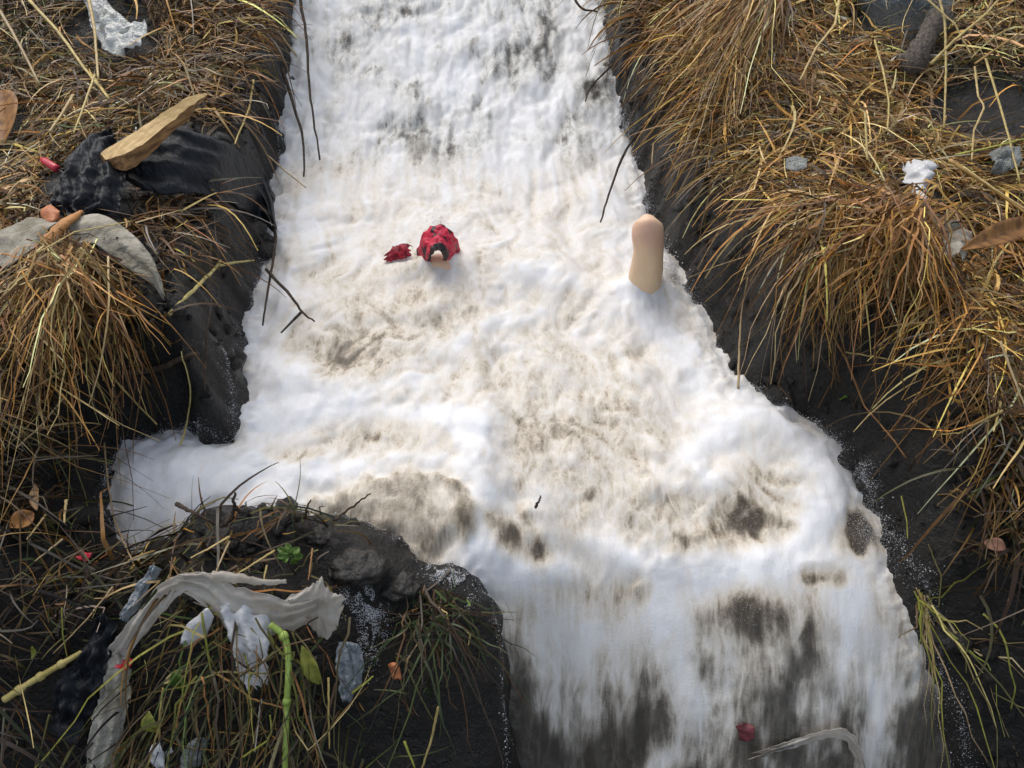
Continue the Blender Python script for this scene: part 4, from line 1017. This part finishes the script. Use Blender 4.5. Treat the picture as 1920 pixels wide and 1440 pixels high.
# ------------------------------------------------------------------ twigs
def twig(pp, wpx, label, n=14, branches=(), mat=TWIG, name='twig', tip=.45, smooth=True, cat='twig'):
    P = path3(pp, n, smooth); P = P + rng.normal(0, .0008, P.shape)
    r = wpx * .5 * mpx(pp[0][0], pp[0][1])
    if not branches:
        o = tube(name, P, np.linspace(r, r * tip, n), mat, 6, jit=.06); tag(o, label, cat); return o
    e = empty(name, P[0], label, cat)
    adopt(tube('stem', P, np.linspace(r, r * tip, n), mat, 6, jit=.06), e)
    for bp, bw in branches:
        Q = path3(bp, 8, smooth); adopt(tube('branch', Q, np.linspace(bw * .5, bw * .25, 8) * mpx(bp[0][0], bp[0][1]), mat, 5, jit=.06), e)
    return e
twig([(498, 505, .06), (540, 550, .06), (566, 584, .055), (590, 603, .05)], 6, 'forked dark twig reaching from the left wall over the foam', branches=[([(566, 584, .055), (545, 605, .05), (527, 624, .045)], 6)])
twig([(318, 590, .03), (352, 555, .05), (410, 496, .07), (414, 488, .075)], 7, 'bent pale twig propped on the left mud wall', branches=[([(408, 498, .07), (440, 492, .075), (476, 488, .07)], 6)], mat=CANE, smooth=False, tip=.8)
twig([(332, 946, .06), (355, 958, .05), (412, 986, .02)], 8, 'dark budded twig leaning left out of the mound over the foam pocket')
twig([(626, 976, .03), (660, 950, .05), (695, 925, .07)], 6, 'thin dark twig leaning right out of the mound over the brown water')
twig([(572, 972, .02), (574, 955, .04), (582, 938, .06)], 6, 'short dark twig standing upright on the mound by the water')
twig([(432, 972, .02), (440, 950, .05), (438, 935, .07), (442, 922, .08)], 8, 'crooked black twig standing at the mound beside the foam pocket', branches=[([(436, 966, .03), (420, 985, .03)], 14), ([(440, 950, .05), (452, 962, .04)], 9)])
twig([(1004, 952, .02), (1009, 942, .025), (1014, 930, .03)], 6, 'short twig piece floating on the creamy foam')
twig([(508, 400, .05), (516, 440, .05), (512, 490, .05), (500, 560, .04), (494, 610, .03)], 6, 'knotted dark twig hanging down the left wall below the black bag', n=20)
twig([(562, -10, .10), (575, 80, .09), (582, 180, .08), (600, 300, .06)], 5, 'long thin dark twig hanging over the cascade at the upper left', n=20)
twig([(530, 130, .08), (548, 190, .07), (568, 262, .05), (570, 330, .04)], 6, 'drooping dark twig beside the left edge of the cascade', n=16)
twig([(1262, 160, .10), (1220, 215, .10), (1170, 290, .09), (1140, 370, .07), (1126, 416, .06)], 6, 'long dark grass stem drooping from the right bank across the cascade', n=20)
twig([(1200, 60, .10), (1160, 110, .09), (1110, 160, .08), (1098, 190, .07)], 5, 'short brown stem drooping over the right edge of the cascade', n=14)
twig([(1075, -10, .10), (1090, 16, .09), (1120, 22, .09)], 5, 'small black twig hooked at the top right of the cascade', n=10)
P = path3([(1698, 138, .05), (1722, 96, .07), (1748, 52, .08), (1768, 18, .08)], 18)
o = tube('driftwood', P, np.array([.4, .75] + [1] * 14 + [.9, .6]) * 16 * mpx(1720, 90) * (1 + .18 * np.sin(np.linspace(0, 9, 18))), BARK, 14, jit=.13, flat=.65)
tag(o, 'short grey weathered log lying in the grass at the upper right', 'log')
twig([(230, 700, .02), (300, 690, .03), (360, 665, .03), (372, 664, .03)], 14, 'dark root lying across the left mud wall', n=16)
twig([(340, 835, .03), (352, 780, .03), (356, 720, .03), (340, 660, .04)], 4, 'thin pale rootlet hanging on the left mud wall', n=16, mat=CANE)
twig([(384, 730, .04), (386, 650, .05), (392, 600, .06), (398, 540, .07)], 4, 'fine brown stem hanging straight down the left wall', n=14)

# ------------------------------------------------------------------ upper right litter
c = on(1695, 20, .05); k = mpx(1695, 20)
import bmesh as _bm
b = _bm.new(); _bm.ops.create_uvsphere(b, u_segments=40, v_segments=28, radius=1.0)
me = bpy.data.meshes.new('clear_bag'); b.to_mesh(me); b.free()
n = len(me.vertices); co = np.empty(n * 3); me.vertices.foreach_get('co', co); co = co.reshape(-1, 3)
s = 1 + .10 * fbm(co[:, 0] * 2, co[:, 1] * 2 + co[:, 2] * 2, 77, 3) + .05 * (.5 - np.abs(fbm(co[:, 0] * 5, co[:, 2] * 5 + co[:, 1] * 3, 78, 3)))
co = co * s[:, None] * np.array([62 * k, 95 * k, 48 * k])
me.vertices.foreach_set('co', co.astype(np.float32).ravel()); me.update(); me.polygons.foreach_set('use_smooth', np.ones(len(me.polygons), bool)); me.materials.append(CLEAR)
o = bpy.data.objects.new('clear_plastic_bag', me); COL.objects.link(o); o.location = on(1693, -22, .06)
tag(o, 'puffed bluish clear plastic bag at the top edge above the grey log', 'plastic bag')
o = sheet('white_scrap', [(1694, 308, .09), (1702, 338, .09), (1716, 362, .085), (1732, 384, .08)], [(1754, 306, .10), (1752, 326, .10), (1738, 352, .09), (1738, 380, .085)], FILMW, 24, 16, .012, 26, .01, seed=71, rag=.12)
tag(o, 'crumpled white plastic scrap deep in the straw of the right bank', 'scrap')
o = sheet('pale_scrap', [(1764, 424, .09), (1768, 455, .09), (1776, 492, .085)], [(1812, 436, .095), (1822, 452, .095), (1806, 490, .09)], CLOTH, 18, 14, .008, 26, .02, seed=72)
tag(o, 'dirty pale scrap half buried in straw at the far right', 'scrap')
o = sheet('grey_wrapper', [(1850, 290, .08), (1876, 276, .085), (1904, 272, .085)], [(1858, 322, .07), (1882, 326, .07), (1910, 312, .075)], GREYFILM, 18, 14, .010, 30, .01, seed=73, fold=.004, nf=2)
tag(o, 'grey crinkled wrapper behind long stalks at the right edge', 'wrapper')
o = sheet('grey_scrap', [(1470, 300, .09), (1488, 292, .095), (1512, 300, .09)], [(1474, 318, .08), (1490, 322, .08), (1510, 316, .08)], GREYFILM, 14, 10, .006, 30, .01, seed=74)
tag(o, 'small grey scrap caught in the straw left of the white scrap', 'scrap')
leaf('dry_reed_leaf', (1800, 470, .11, 34), (1950, 415, .10), LEAFB, 'broad orange brown dry reed leaf at the right edge beside the pale scrap', 13, .006, nu=20)

# ------------------------------------------------------------------ things in the water
def at_y(px, py, y):
    d = ray(px, py); t = y / d[1]
    return np.array([0, 0, CAM_H]) + d * t
base = hit(1214, 516, wsurf)
k = np.linalg.norm(base - [0, 0, CAM_H]) / FPX
prof = [(1210, 600, -.01, 33), (1210, 570, -.002, 33), (1209, 545, 0, 31), (1210, 520, .002, 29), (1213, 495, .003, 27), (1215, 475, .004, 26), (1215, 456, .006, 26), (1214, 438, .008, 26.5), (1214, 428, .010, 26), (1214, 420, .013, 23.5), (1214, 415, .017, 19), (1214, 411.5, .021, 13), (1214, 409.8, .025, 7), (1214, 409.3, .027, 1)]
P = np.array([at_y(a, b_, base[1] + o_) for a, b_, o_, _ in prof]); R = np.array([p_[3] for p_ in prof]) * k * 1.06
P = catmull(P, 44); R = np.interp(np.linspace(0, len(R) - 1, 44), np.arange(len(R)), R)
o = lb = tube('pale_limb', P, R, SKIN, 28, flat=.9)
vv = np.empty(len(lb.data.vertices) * 3); lb.data.vertices.foreach_get('co', vv); vv = vv.reshape(-1, 3)
dn = .0025 * fbm(vv[:, 0] * 26, vv[:, 2] * 26 + vv[:, 1] * 20, 610, 3); ctr = np.array([P[np.abs(P[:, 2] - z_).argmin()] for z_ in vv[:, 2]])
vv = vv + (vv - ctr) / (np.linalg.norm(vv - ctr, axis=1, keepdims=True) + 1e-6) * dn[:, None]
lb.data.vertices.foreach_set('co', vv.astype(np.float32).ravel()); lb.data.update()
tag(o, 'pale flesh coloured rounded limb sticking up from the foam against the right wall', 'limb')
# red cloth over something pale
c = hit(823, 484, wsurf); k = np.linalg.norm(c - [0, 0, CAM_H]) / FPX
e = empty('red_cloth_bundle', c, 'rumpled red and black cloth over a pale rounded shape half sunk in the foam', 'cloth')
REDC = mat_plain('red_black_cloth', (.012, .006, .008), (.60, .022, .060), 34, .5, .4, .4)
REDC.node_tree.nodes['Color Ramp'].color_ramp.elements[0].position = .40; REDC.node_tree.nodes['Color Ramp'].color_ramp.elements[1].position = .47
def arch(r_in, r_out, dy, y0):
    A, B = [], []
    for t in np.linspace(math.pi * 1.06, -.10 * math.pi, 9):
        A.append(at_y(822 + 40 * r_out * math.cos(t) * 1.02, 484 - 62 * r_out * math.sin(t) ** .9 if math.sin(t) > 0 else 486, c[1] + y0 + dy))
        B.append(at_y(820 + 40 * r_in * math.cos(t), 486 - 56 * r_in * max(math.sin(t), -.1), c[1] + y0 - dy * .6))
    return A, B
A, B = arch(.36, 1.0, .05, .0)
adopt(sheet('cloth', A, B, REDC, 60, 30, .005, 40, .0, .002, seed=86, pts=True, rag=.14, crum=.7, fold=.003, nf=2), e)
A, B = arch(.30, .46, .01, -.032)
adopt(sheet('dark_hem', A, B, BLACKRIM, 50, 10, .003, 50, .0, .003, seed=87, pts=True, rag=.2, crum=.6), e)
Pq = np.array([at_y(x, y, c[1] + o2) for x, y, o2 in [(812, 498, .006), (820, 494, .004), (830, 496, .002), (842, 504, -.006), (856, 516, -.02)]])
adopt(tube('pale_shape', catmull(Pq, 20), np.interp(np.linspace(0, 1, 20), [0, .2, .5, .8, 1], [6, 17, 18, 14, 8]) * k, SKIN, 16), e)
P = [hit(x, y, wsurf, h) for x, y, h in [(724, 486, .006), (740, 474, .014), (756, 468, .02), (768, 470, .018)]]
Q = [hit(x, y, wsurf, h) for x, y, h in [(722, 490, .002), (742, 484, .008), (757, 482, .01), (770, 478, .01)]]
o = sheet('red_rag', [p_ + [0, .012, .012] for p_ in P], [q2 - [0, .006, 0] for q2 in Q], DKRED, 24, 12, .006, 60, .006, .001, seed=81, pts=True, rag=.15)
tag(o, 'small dark red rag in the foam left of the red toy', 'rag')
o = sheet('red_wrapper', [hit(x, y, wsurf, .008) for x, y in [(1382, 1362), (1398, 1356), (1414, 1362)]], [hit(x, y, wsurf, .008) for x, y in [(1386, 1388), (1400, 1390), (1416, 1384)]], mat_plain('dull_red', (.10, .025, .03), (.22, .05, .055), 50), 12, 10, .005, 40, .006, seed=82, pts=True)
tag(o, 'dull red wrapper caught in the falling water at the bottom', 'wrapper')
P = [hit(x, y, wsurf, h) for x, y, h in [(1440, 1400, .012), (1500, 1384, .02), (1550, 1368, .03), (1592, 1370, .035), (1614, 1410, .03), (1630, 1475, .02)]]
Q = [hit(x, y, wsurf, h) for x, y, h in [(1444, 1412, .004), (1502, 1398, .006), (1548, 1384, .01), (1580, 1388, .01), (1598, 1420, .008), (1612, 1480, .006)]]
o = sheet('white_bag_edge', P, Q, FILM, 70, 14, .004, 22, .006, .001, seed=83, pts=True, rag=.25, fold=.002, nf=2)
tag(o, 'curved whitish plastic bag edge in the fall at the bottom right', 'plastic bag')

# ------------------------------------------------------------------ single stalks that stand out
def stalk(pp, wpx, tone, label, n=None, group=None, name='straw_stalk', tip=.6, smooth=False, kinks=True):
    P = path3(pp, n or 6 * len(pp), smooth); P = P + rng.normal(0, .0003, P.shape)
    r = wpx * .29 * mpx(*pp[0][:2])
    o = tube(name, P, np.linspace(r, r * tip, len(P)), STRAW, 6, tone=np.asarray(tone) * rng.uniform(.6, .95), flat=.6)
    tag(o, label, 'stalk', group)
    return o
YEL = np.array([.60, .46, .16]); YG = np.array([.42, .42, .07]); TAN = np.array([.52, .38, .20]); RST = np.array([.38, .19, .07])
S_ = [
 ([(1843, 1150, .06), (1872, 1178, .07), (1886, 1206, .07), (1893, 1250, .07), (1904, 1290, .07), (1896, 1330, .06)], 7, YG, 'bent yellow green stalk hanging in a zigzag at the lower right', 'bent_stalk'),
 ([(1384, 728, .06), (1386, 660, .07), (1390, 590, .08), (1402, 520, .10)], 8, TAN, 'thick tan straw hanging straight down the right wall to the foam'),
 ([(1566, 380, .10), (1530, 430, .11), (1520, 500, .10), (1530, 560, .09), (1545, 600, .08)], 8, YEL, 'curved golden straw bent like a bow on the right bank'),
 ([(1780, 300, .11), (1850, 345, .11), (1930, 405, .10)], 14, GOLD, 'thickest straw stalk slanting down to the right edge', 'thick_straw_stalk'),
 ([(1805, 312, .12), (1870, 358, .12), (1935, 400, .12)], 6, PALE, 'pale thin straw just above the thickest slanting stalk'),
 ([(1790, 290, .11), (1850, 278, .115), (1930, 258, .11)], 6, YG, 'bright yellow green stem running level to the right edge'),
 ([(1848, 110, .12), (1870, 180, .12), (1890, 250, .11), (1912, 340, .11)], 7, YEL, 'long golden straw slanting down over the dark hollow at the far right'),
 ([(1760, -10, .12), (1772, 40, .12), (1774, 130, .12), (1770, 240, .10)], 7, YEL, 'long golden straw hanging straight down left of the dark hollow'),
 ([(1745, 120, .11), (1790, 75, .13), (1850, 25, .13), (1880, -10, .13)], 8, YEL, 'golden straw rising to the right above the grey log'),
 ([(1735, -5, .13), (1790, 45, .13), (1822, 105, .12)], 7, YEL, 'golden straw crossing the rising straw above the dark hollow'),
 ([(1828, 120, .12), (1870, 90, .12), (1930, 50, .12)], 7, GOLD, 'golden straw reaching the right edge near the top'),
 ([(1828, 125, .11), (1834, 180, .10), (1846, 200, .10), (1826, 245, .10), (1822, 300, .10)], 6, PALE, 'kinked pale straw dangling into the dark hollow'),
 ([(1575, -10, .12), (1566, 45, .12), (1530, 90, .12), (1500, 150, .11)], 7, PALE, 'pale bent straw leaning left at the top of the right bank'),
 ([(1640, 75, .11), (1655, 130, .11), (1667, 190, .10), (1664, 245, .10)], 6, YEL, 'upright golden straw in the middle of the right bank'),
 ([(1612, 205, .10), (1622, 210, .11), (1626, 300, .10)], 8, YEL, 'short thick golden straw left of the white scrap'),
 ([(1290, 190, .10), (1255, 240, .10), (1225, 270, .09), (1222, 310, .08)], 7, TAN, 'hooked tan straw hanging over the right wall near the cascade'),
 ([(1300, 230, .10), (1270, 280, .10), (1255, 290, .09), (1268, 320, .07)], 6, TAN, 'short kinked straw on the right wall below the hooked one'),
 ([(1450, 420, .11), (1400, 480, .10), (1340, 500, .07), (1292, 520, .05)], 5, TAN, 'thin straw pointing left across the dark right wall'),
 ([(1522, 570, .10), (1580, 530, .11), (1640, 505, .11)], 7, PALE, 'pale straw slanting up to the right across brown tufts'),
 ([(1586, 660, .09), (1660, 672, .09), (1740, 694, .09)], 7, YEL, 'straight golden straw lying level across the lower right tuft'),
 ([(1880, 770, .09), (1840, 790, .09), (1800, 812, .09), (1760, 815, .08)], 7, YEL, 'long golden straw rising to the right over the lower bank'),
 ([(1540, 590, .09), (1590, 680, .08), (1620, 760, .07), (1680, 830, .06), (1700, 860, .05)], 8, RST, 'long rusty stem trailing down the edge of the right wall'),
 ([(1690, 500, .10), (1720, 580, .10), (1726, 650, .09)], 6, YEL, 'golden straw dropping through the orange tuft'),
 ([(1876, 640, .10), (1905, 720, .09), (1925, 770, .09)], 8, TAN, 'thick tan straw slanting down at the right edge'),
 ([(1760, 1140, .06), (1765, 1080, .06), (1740, 1020, .05)], 5, OLIVE, 'short olive stem standing on the lower right bank'),
 ([(1690, 930, .05), (1700, 975, .05), (1702, 1010, .05)], 5, YG, 'short yellow green stem low on the right wall'),
 ([(0, 515, .09), (60, 480, .10), (140, 435, .10), (245, 415, .09)], 6, YEL, 'long golden straw lying across the grey cloth'),
 ([(165, -10, .10), (178, 60, .10), (184, 150, .09)], 9, PALE, 'pale straw standing beside the white packet'),
 ([(55, 0, .11), (110, 60, .11), (160, 130, .11), (205, 185, .10)], 8, YEL, 'long golden straw running down from the top left corner'),
 ([(0, 20, .10), (40, 90, .10), (75, 160, .09)], 8, TAN, 'tan straw slanting at the top left edge'),
 ([(137, 178, .11), (115, 215, .11), (92, 248, .10)], 10, PALE, 'thick pale straw slanting left of the broken board'),
 ([(178, 140, .11), (160, 190, .11), (138, 250, .10)], 7, YEL, 'golden straw beside the thick pale straw left of the board'),
 ([(0, 312, .09), (40, 290, .10), (75, 265, .10)], 7, TAN, 'straw slanting up at the left edge above the red tube'),
 ([(475, 150, .09), (468, 200, .09), (440, 270, .09)], 7, YEL, 'golden straw standing right of the broken board'),
 ([(385, 128, .09), (410, 140, .10), (470, 152, .10), (520, 152, .09)], 6, TAN, 'thin tan straw lying level above the left wall'),
 ([(500, 30, .10), (530, 70, .10), (556, 106, .08)], 8, TAN, 'tan straw poking over the upper left wall to the cascade'),
 ([(500, 290, .08), (540, 325, .08), (574, 352, .07)], 6, TAN, 'thin straw poking over the left wall above the foam'),
 ([(75, 490, .10), (120, 570, .10), (160, 640, .10), (200, 720, .08), (222, 755, .07)], 9, RST, 'thick rusty stem crossing the left hanging tuft'),
 ([(150, 465, .10), (190, 505, .10), (206, 545, .09)], 7, YEL, 'short golden straw under the grey cloth'),
 ([(18, 580, .10), (40, 585, .11), (142, 586, .10)], 5, YG, 'thin yellow straw lying level across the left tuft'),
 ([(205, 700, .08), (250, 750, .07), (294, 796, .06)], 7, YEL, 'golden straw poking right from the left tuft to the mud wall'),
 ([(60, 605, .10), (35, 700, .10), (0, 790, .09)], 8, RST, 'rusty straw leaning left in the left hanging tuft'),
 ([(120, 745, .09), (75, 800, .08), (30, 840, .08)], 7, TAN, 'tan straw leaning left at the foot of the left tuft'),
 ([(195, 830, .07), (202, 905, .06), (214, 975, .06), (250, 1058, .05)], 6, TAN, 'long thin straw curving along the left edge of the foam pocket'),
 ([(124, 938, .06), (120, 980, .06)], 9, PALE, 'short pale yellow stick on the dark slope left of the foam pocket'),
 ([(86, 965, .06), (50, 1012, .05)], 7, PALE, 'pale straw piece slanting on the dark left slope'),
 ([(118, 1010, .06), (66, 1052, .05)], 7, TAN, 'tan straw piece below the pale slanting one on the left slope'),
 ([(116, 1140, .06), (118, 1190, .06), (126, 1232, .05)], 5, YG, 'thin green stem above the yellow cane'),
 ([(8, 1330, .05), (4, 1400, .05), (2, 1450, .05)], 6, GREY, 'grey straw standing at the bottom left corner'),
 ([(92, 1340, .05), (78, 1400, .05), (62, 1450, .05)], 6, OLIVE, 'olive straw at the bottom left beside the black sheet'),
 ([(212, 1100, .06), (160, 1165, .06), (100, 1225, .05)], 5, TAN, 'thin tan straw slanting over the mud left of the film'),
 ([(430, 1006, .05), (400, 1024, .06), (358, 1046, .05)], 8, PALE, 'pale straw slanting on top of the mound by the foam'),
 ([(430, 1014, .05), (404, 1074, .05)], 8, TAN, 'short tan straw standing on top of the mound'),
 ([(515, 1032, .05), (480, 1054, .06), (446, 1076, .06)], 8, YEL, 'golden straw slanting beside the small green plant'),
 ([(500, 1060, .05), (494, 1090, .06)], 7, YEL, 'stubby golden straw below the small green plant'),
 ([(586, 1028, .05), (582, 1060, .05), (578, 1088, .06)], 6, RST, 'reddish straws standing right of the small green plant'),
 ([(378, 1150, .10), (386, 1200, .10), (396, 1260, .09)], 8, YG, 'greenish stem hanging under the torn film'),
 ([(400, 1260, .09), (430, 1278, .10), (470, 1310, .10), (540, 1330, .11)], 7, np.array([.45, .24, .07]), 'orange brown straw bent below the white film lobe'),
 ([(306, 1290, .08), (296, 1370, .08), (276, 1440, .08)], 7, YEL, 'long golden straw hanging left of the bright paper scrap'),
 ([(548, 1185, .09), (566, 1240, .09), (572, 1320, .08), (556, 1440, .08)], 6, OLIVE, 'long olive stem hanging right of the green reed'),
 ([(616, 1270, .08), (616, 1340, .08), (618, 1405, .07)], 7, YEL, 'golden straw hanging straight left of the wet plastic strip'),
 ([(490, 1310, .10), (484, 1360, .10), (478, 1410, .10)], 6, np.array([.6, .56, .48]), 'whitish straw left of the green reed near the bottom'),
 ([(455, 1420, .10), (500, 1390, .11), (510, 1370, .11), (506, 1340, .10)], 7, YG, 'kinked yellow green stem near the bottom of the green reed'),
 ([(822, 1325, .06), (808, 1390, .06), (790, 1445, .06)], 9, YEL, 'thick golden straw slanting at the bottom in front of the fall'),
 ([(766, 1255, .06), (790, 1310, .06), (812, 1350, .06)], 6, OLIVE, 'olive stem slanting in the wet grass in front of the fall'),
 ([(760, 1255, .06), (765, 1235, .07), (785, 1205, .06)], 6, TAN, 'short tan stem above the olive slanting stem in the wet grass'),
 ([(758, 1390, .05), (778, 1440, .05)], 8, YG, 'short yellow green stem at the bottom left of the golden slanting straw'),
 ([(820, 1138, .05), (838, 1150, .055), (842, 1172, .05)], 6, YEL, 'small hooked golden stem on the mud by the lip of the fall'),
 ([(870, 1178, .04), (882, 1190, .045), (878, 1210, .04)], 6, YEL, 'tiny curled golden stem at the edge of the fall'),
 ([(660, 1300, .06), (700, 1268, .06)], 8, YG, 'short yellow green straw beside the wet plastic strip'),
]
for it in S_:
    stalk(it[0], it[1], it[2], it[3], name=it[4] if len(it) > 4 else 'straw_stalk')

def tussock(name, label, rootpx, tips, n, tones, spread=.02, w=(.0018, .0046), seed=1, h=.08):
    """a tuft: blades fan from one root along hand-laid guide lines"""
    r = np.random.default_rng(seed)
    G = [path3([(*rootpx, h)] + t_, 9) for t_ in tips]
    Vs, Fs, Cs, o_ = [], [], [], 0
    for k in range(n):
        a, b_ = r.integers(0, len(G)), r.integers(0, len(G)); f = r.uniform(0, 1)
        if abs(a - b_) > 1: b_ = a
        P = G[a] * (1 - f) + G[b_] * f
        P = P[0] + (P - P[0]) * r.uniform(.3, 1.12)
        P = P + np.linspace(0, 1, 9)[:, None] * r.normal(0, .075, 3) * np.array([1, 1, .35])
        if r.uniform() < .35:
            kk = r.integers(3, 8); P[kk:] = P[kk] + (P[kk:] - P[kk]) @ np.array([[math.cos(q9 := r.normal(0, .8)), math.sin(q9), 0], [-math.sin(q9), math.cos(q9), 0], [0, 0, 1]])
        off = r.normal(0, spread * 1.6, 3) * np.array([1, 1, .5]); t = np.linspace(0, 1, 9)[:, None]
        P = P + off * (1.1 - .2 * t) + r.normal(0, .0025, P.shape)
        P[:, 2] = np.maximum(P[:, 2], tz(P[:, 0], P[:, 1]) + .004)
        T = np.gradient(P, axis=0); sd_ = np.cross(T, r.normal(0, .5, 3) + [0, -.4, .8]); sd_ /= np.linalg.norm(sd_, axis=1, keepdims=True) + 1e-9
        wd = r.uniform(*w) * .5 * (1 - .75 * t ** 1.5)
        V = np.stack([P + sd_ * wd, P - sd_ * wd], 1).reshape(-1, 3)
        b0 = np.arange(8) * 2 + o_; o_ += 18
        Vs.append(V); Fs.append(np.stack([b0, b0 + 1, b0 + 3, b0 + 2], -1))
        c_ = tones[r.integers(0, len(tones))] * math.exp(r.normal(-.28, .55)) * (1 + r.normal(0, .05, 3))  # same darkened, widened tones: light and shadow contrast put into the colour
        Cs.append(np.broadcast_to(np.clip(c_, 0, 1), (18, 3)))
    o = mesh_np(name, np.concatenate(Vs), np.concatenate(Fs), STRAW)
    attr_col(o, np.concatenate(Cs)); tag(o, label, 'grass tuft')
    return o
tussock('grass_tuft', 'golden hanging tuft of dry grass under the grey cloth on the left', (110, 480), [[(40, 560, .10), (10, 660, .09), (0, 760, .08)], [(80, 580, .12), (60, 700, .10), (50, 800, .09)], [(120, 580, .12), (130, 700, .10), (120, 850, .08)], [(160, 570, .12), (190, 680, .10), (190, 830, .07)], [(200, 560, .11), (235, 640, .09), (250, 730, .06)]], 280, [GOLD, PALE, ORANGE, BROWN, RST], seed=5)
tussock('grass_tuft', 'orange brown tuft of dry grass spilling down the right bank beside the white scrap', (1700, 390), [[(1640, 420, .13), (1580, 470, .12), (1560, 560, .10)], [(1660, 440, .13), (1620, 500, .12), (1600, 600, .10)], [(1700, 450, .13), (1680, 520, .12), (1670, 620, .10)], [(1730, 440, .12), (1740, 520, .11), (1740, 610, .10)]], 280, [ORANGE, ORANGE, GOLD, BROWN, RST], seed=6)
tussock('grass_tuft', 'sheaf of golden grass hanging over the right wall beside the cascade', (1440, -30), [[(1340, 20, .14), (1270, 90, .12), (1210, 170, .08)], [(1360, 30, .15), (1290, 130, .13), (1240, 240, .09)], [(1400, 40, .15), (1350, 130, .13), (1320, 260, .10)], [(1430, 50, .15), (1400, 130, .13), (1380, 250, .11)]], 280, [GOLD, GOLD, PALE, BROWN, ORANGE], seed=7)
tussock('grass_tuft', 'brown tuft of dry grass drooping over the middle of the right wall', (1580, 430), [[(1510, 440, .13), (1465, 500, .11), (1440, 580, .08)], [(1530, 460, .13), (1490, 540, .11), (1480, 640, .07)], [(1550, 480, .13), (1520, 570, .11), (1510, 690, .08)], [(1580, 490, .12), (1570, 580, .11), (1580, 700, .08)]], 280, [GOLD, BROWN, TAN, BROWN, ORANGE], seed=8)
tussock('grass_tuft', 'thin bundle of yellow stems hanging down beside the fall at lower right', (1732, 1120), [[(1752, 1190, .06), (1790, 1262, .06), (1800, 1340, .06), (1815, 1450, .06)], [(1760, 1195, .07), (1800, 1262, .07), (1825, 1340, .07), (1842, 1450, .07)], [(1770, 1190, .07), (1806, 1250, .07), (1836, 1330, .07), (1850, 1430, .07)]], 26, [YEL, YG * .9, OLIVE, TAN], .005, (.0022, .0042), seed=9, h=.06)
tussock('grass_tuft', 'clump of olive and green stems hanging off the front of the debris mound', (470, 1170), [[(380, 1230, .07), (330, 1330, .06), (280, 1450, .05)], [(420, 1230, .08), (400, 1330, .07), (380, 1450, .06)], [(470, 1240, .08), (470, 1340, .07), (460, 1450, .06)], [(530, 1240, .08), (560, 1340, .07), (580, 1450, .06)]], 110, [OLIVE, OLIVE * .7, YG * .5, BROWN, GREEN * .8, DARK, BROWN * .7], .028, seed=10, h=.05)
tussock('grass_tuft', 'small wet green tuft hanging on the mud beside the fall', (808, 1150), [[(785, 1190, .04), (765, 1240, .035), (750, 1290, .03)], [(805, 1200, .05), (798, 1260, .04), (790, 1320, .03)], [(830, 1200, .045), (840, 1255, .04), (842, 1310, .03)], [(860, 1195, .035), (874, 1240, .03), (880, 1280, .025)]], 110, [OLIVE * .5, GREEN * .5, GREEN * .4, DARK * .6, BROWN * .5, DARK * .5], .014, seed=11, h=.04)
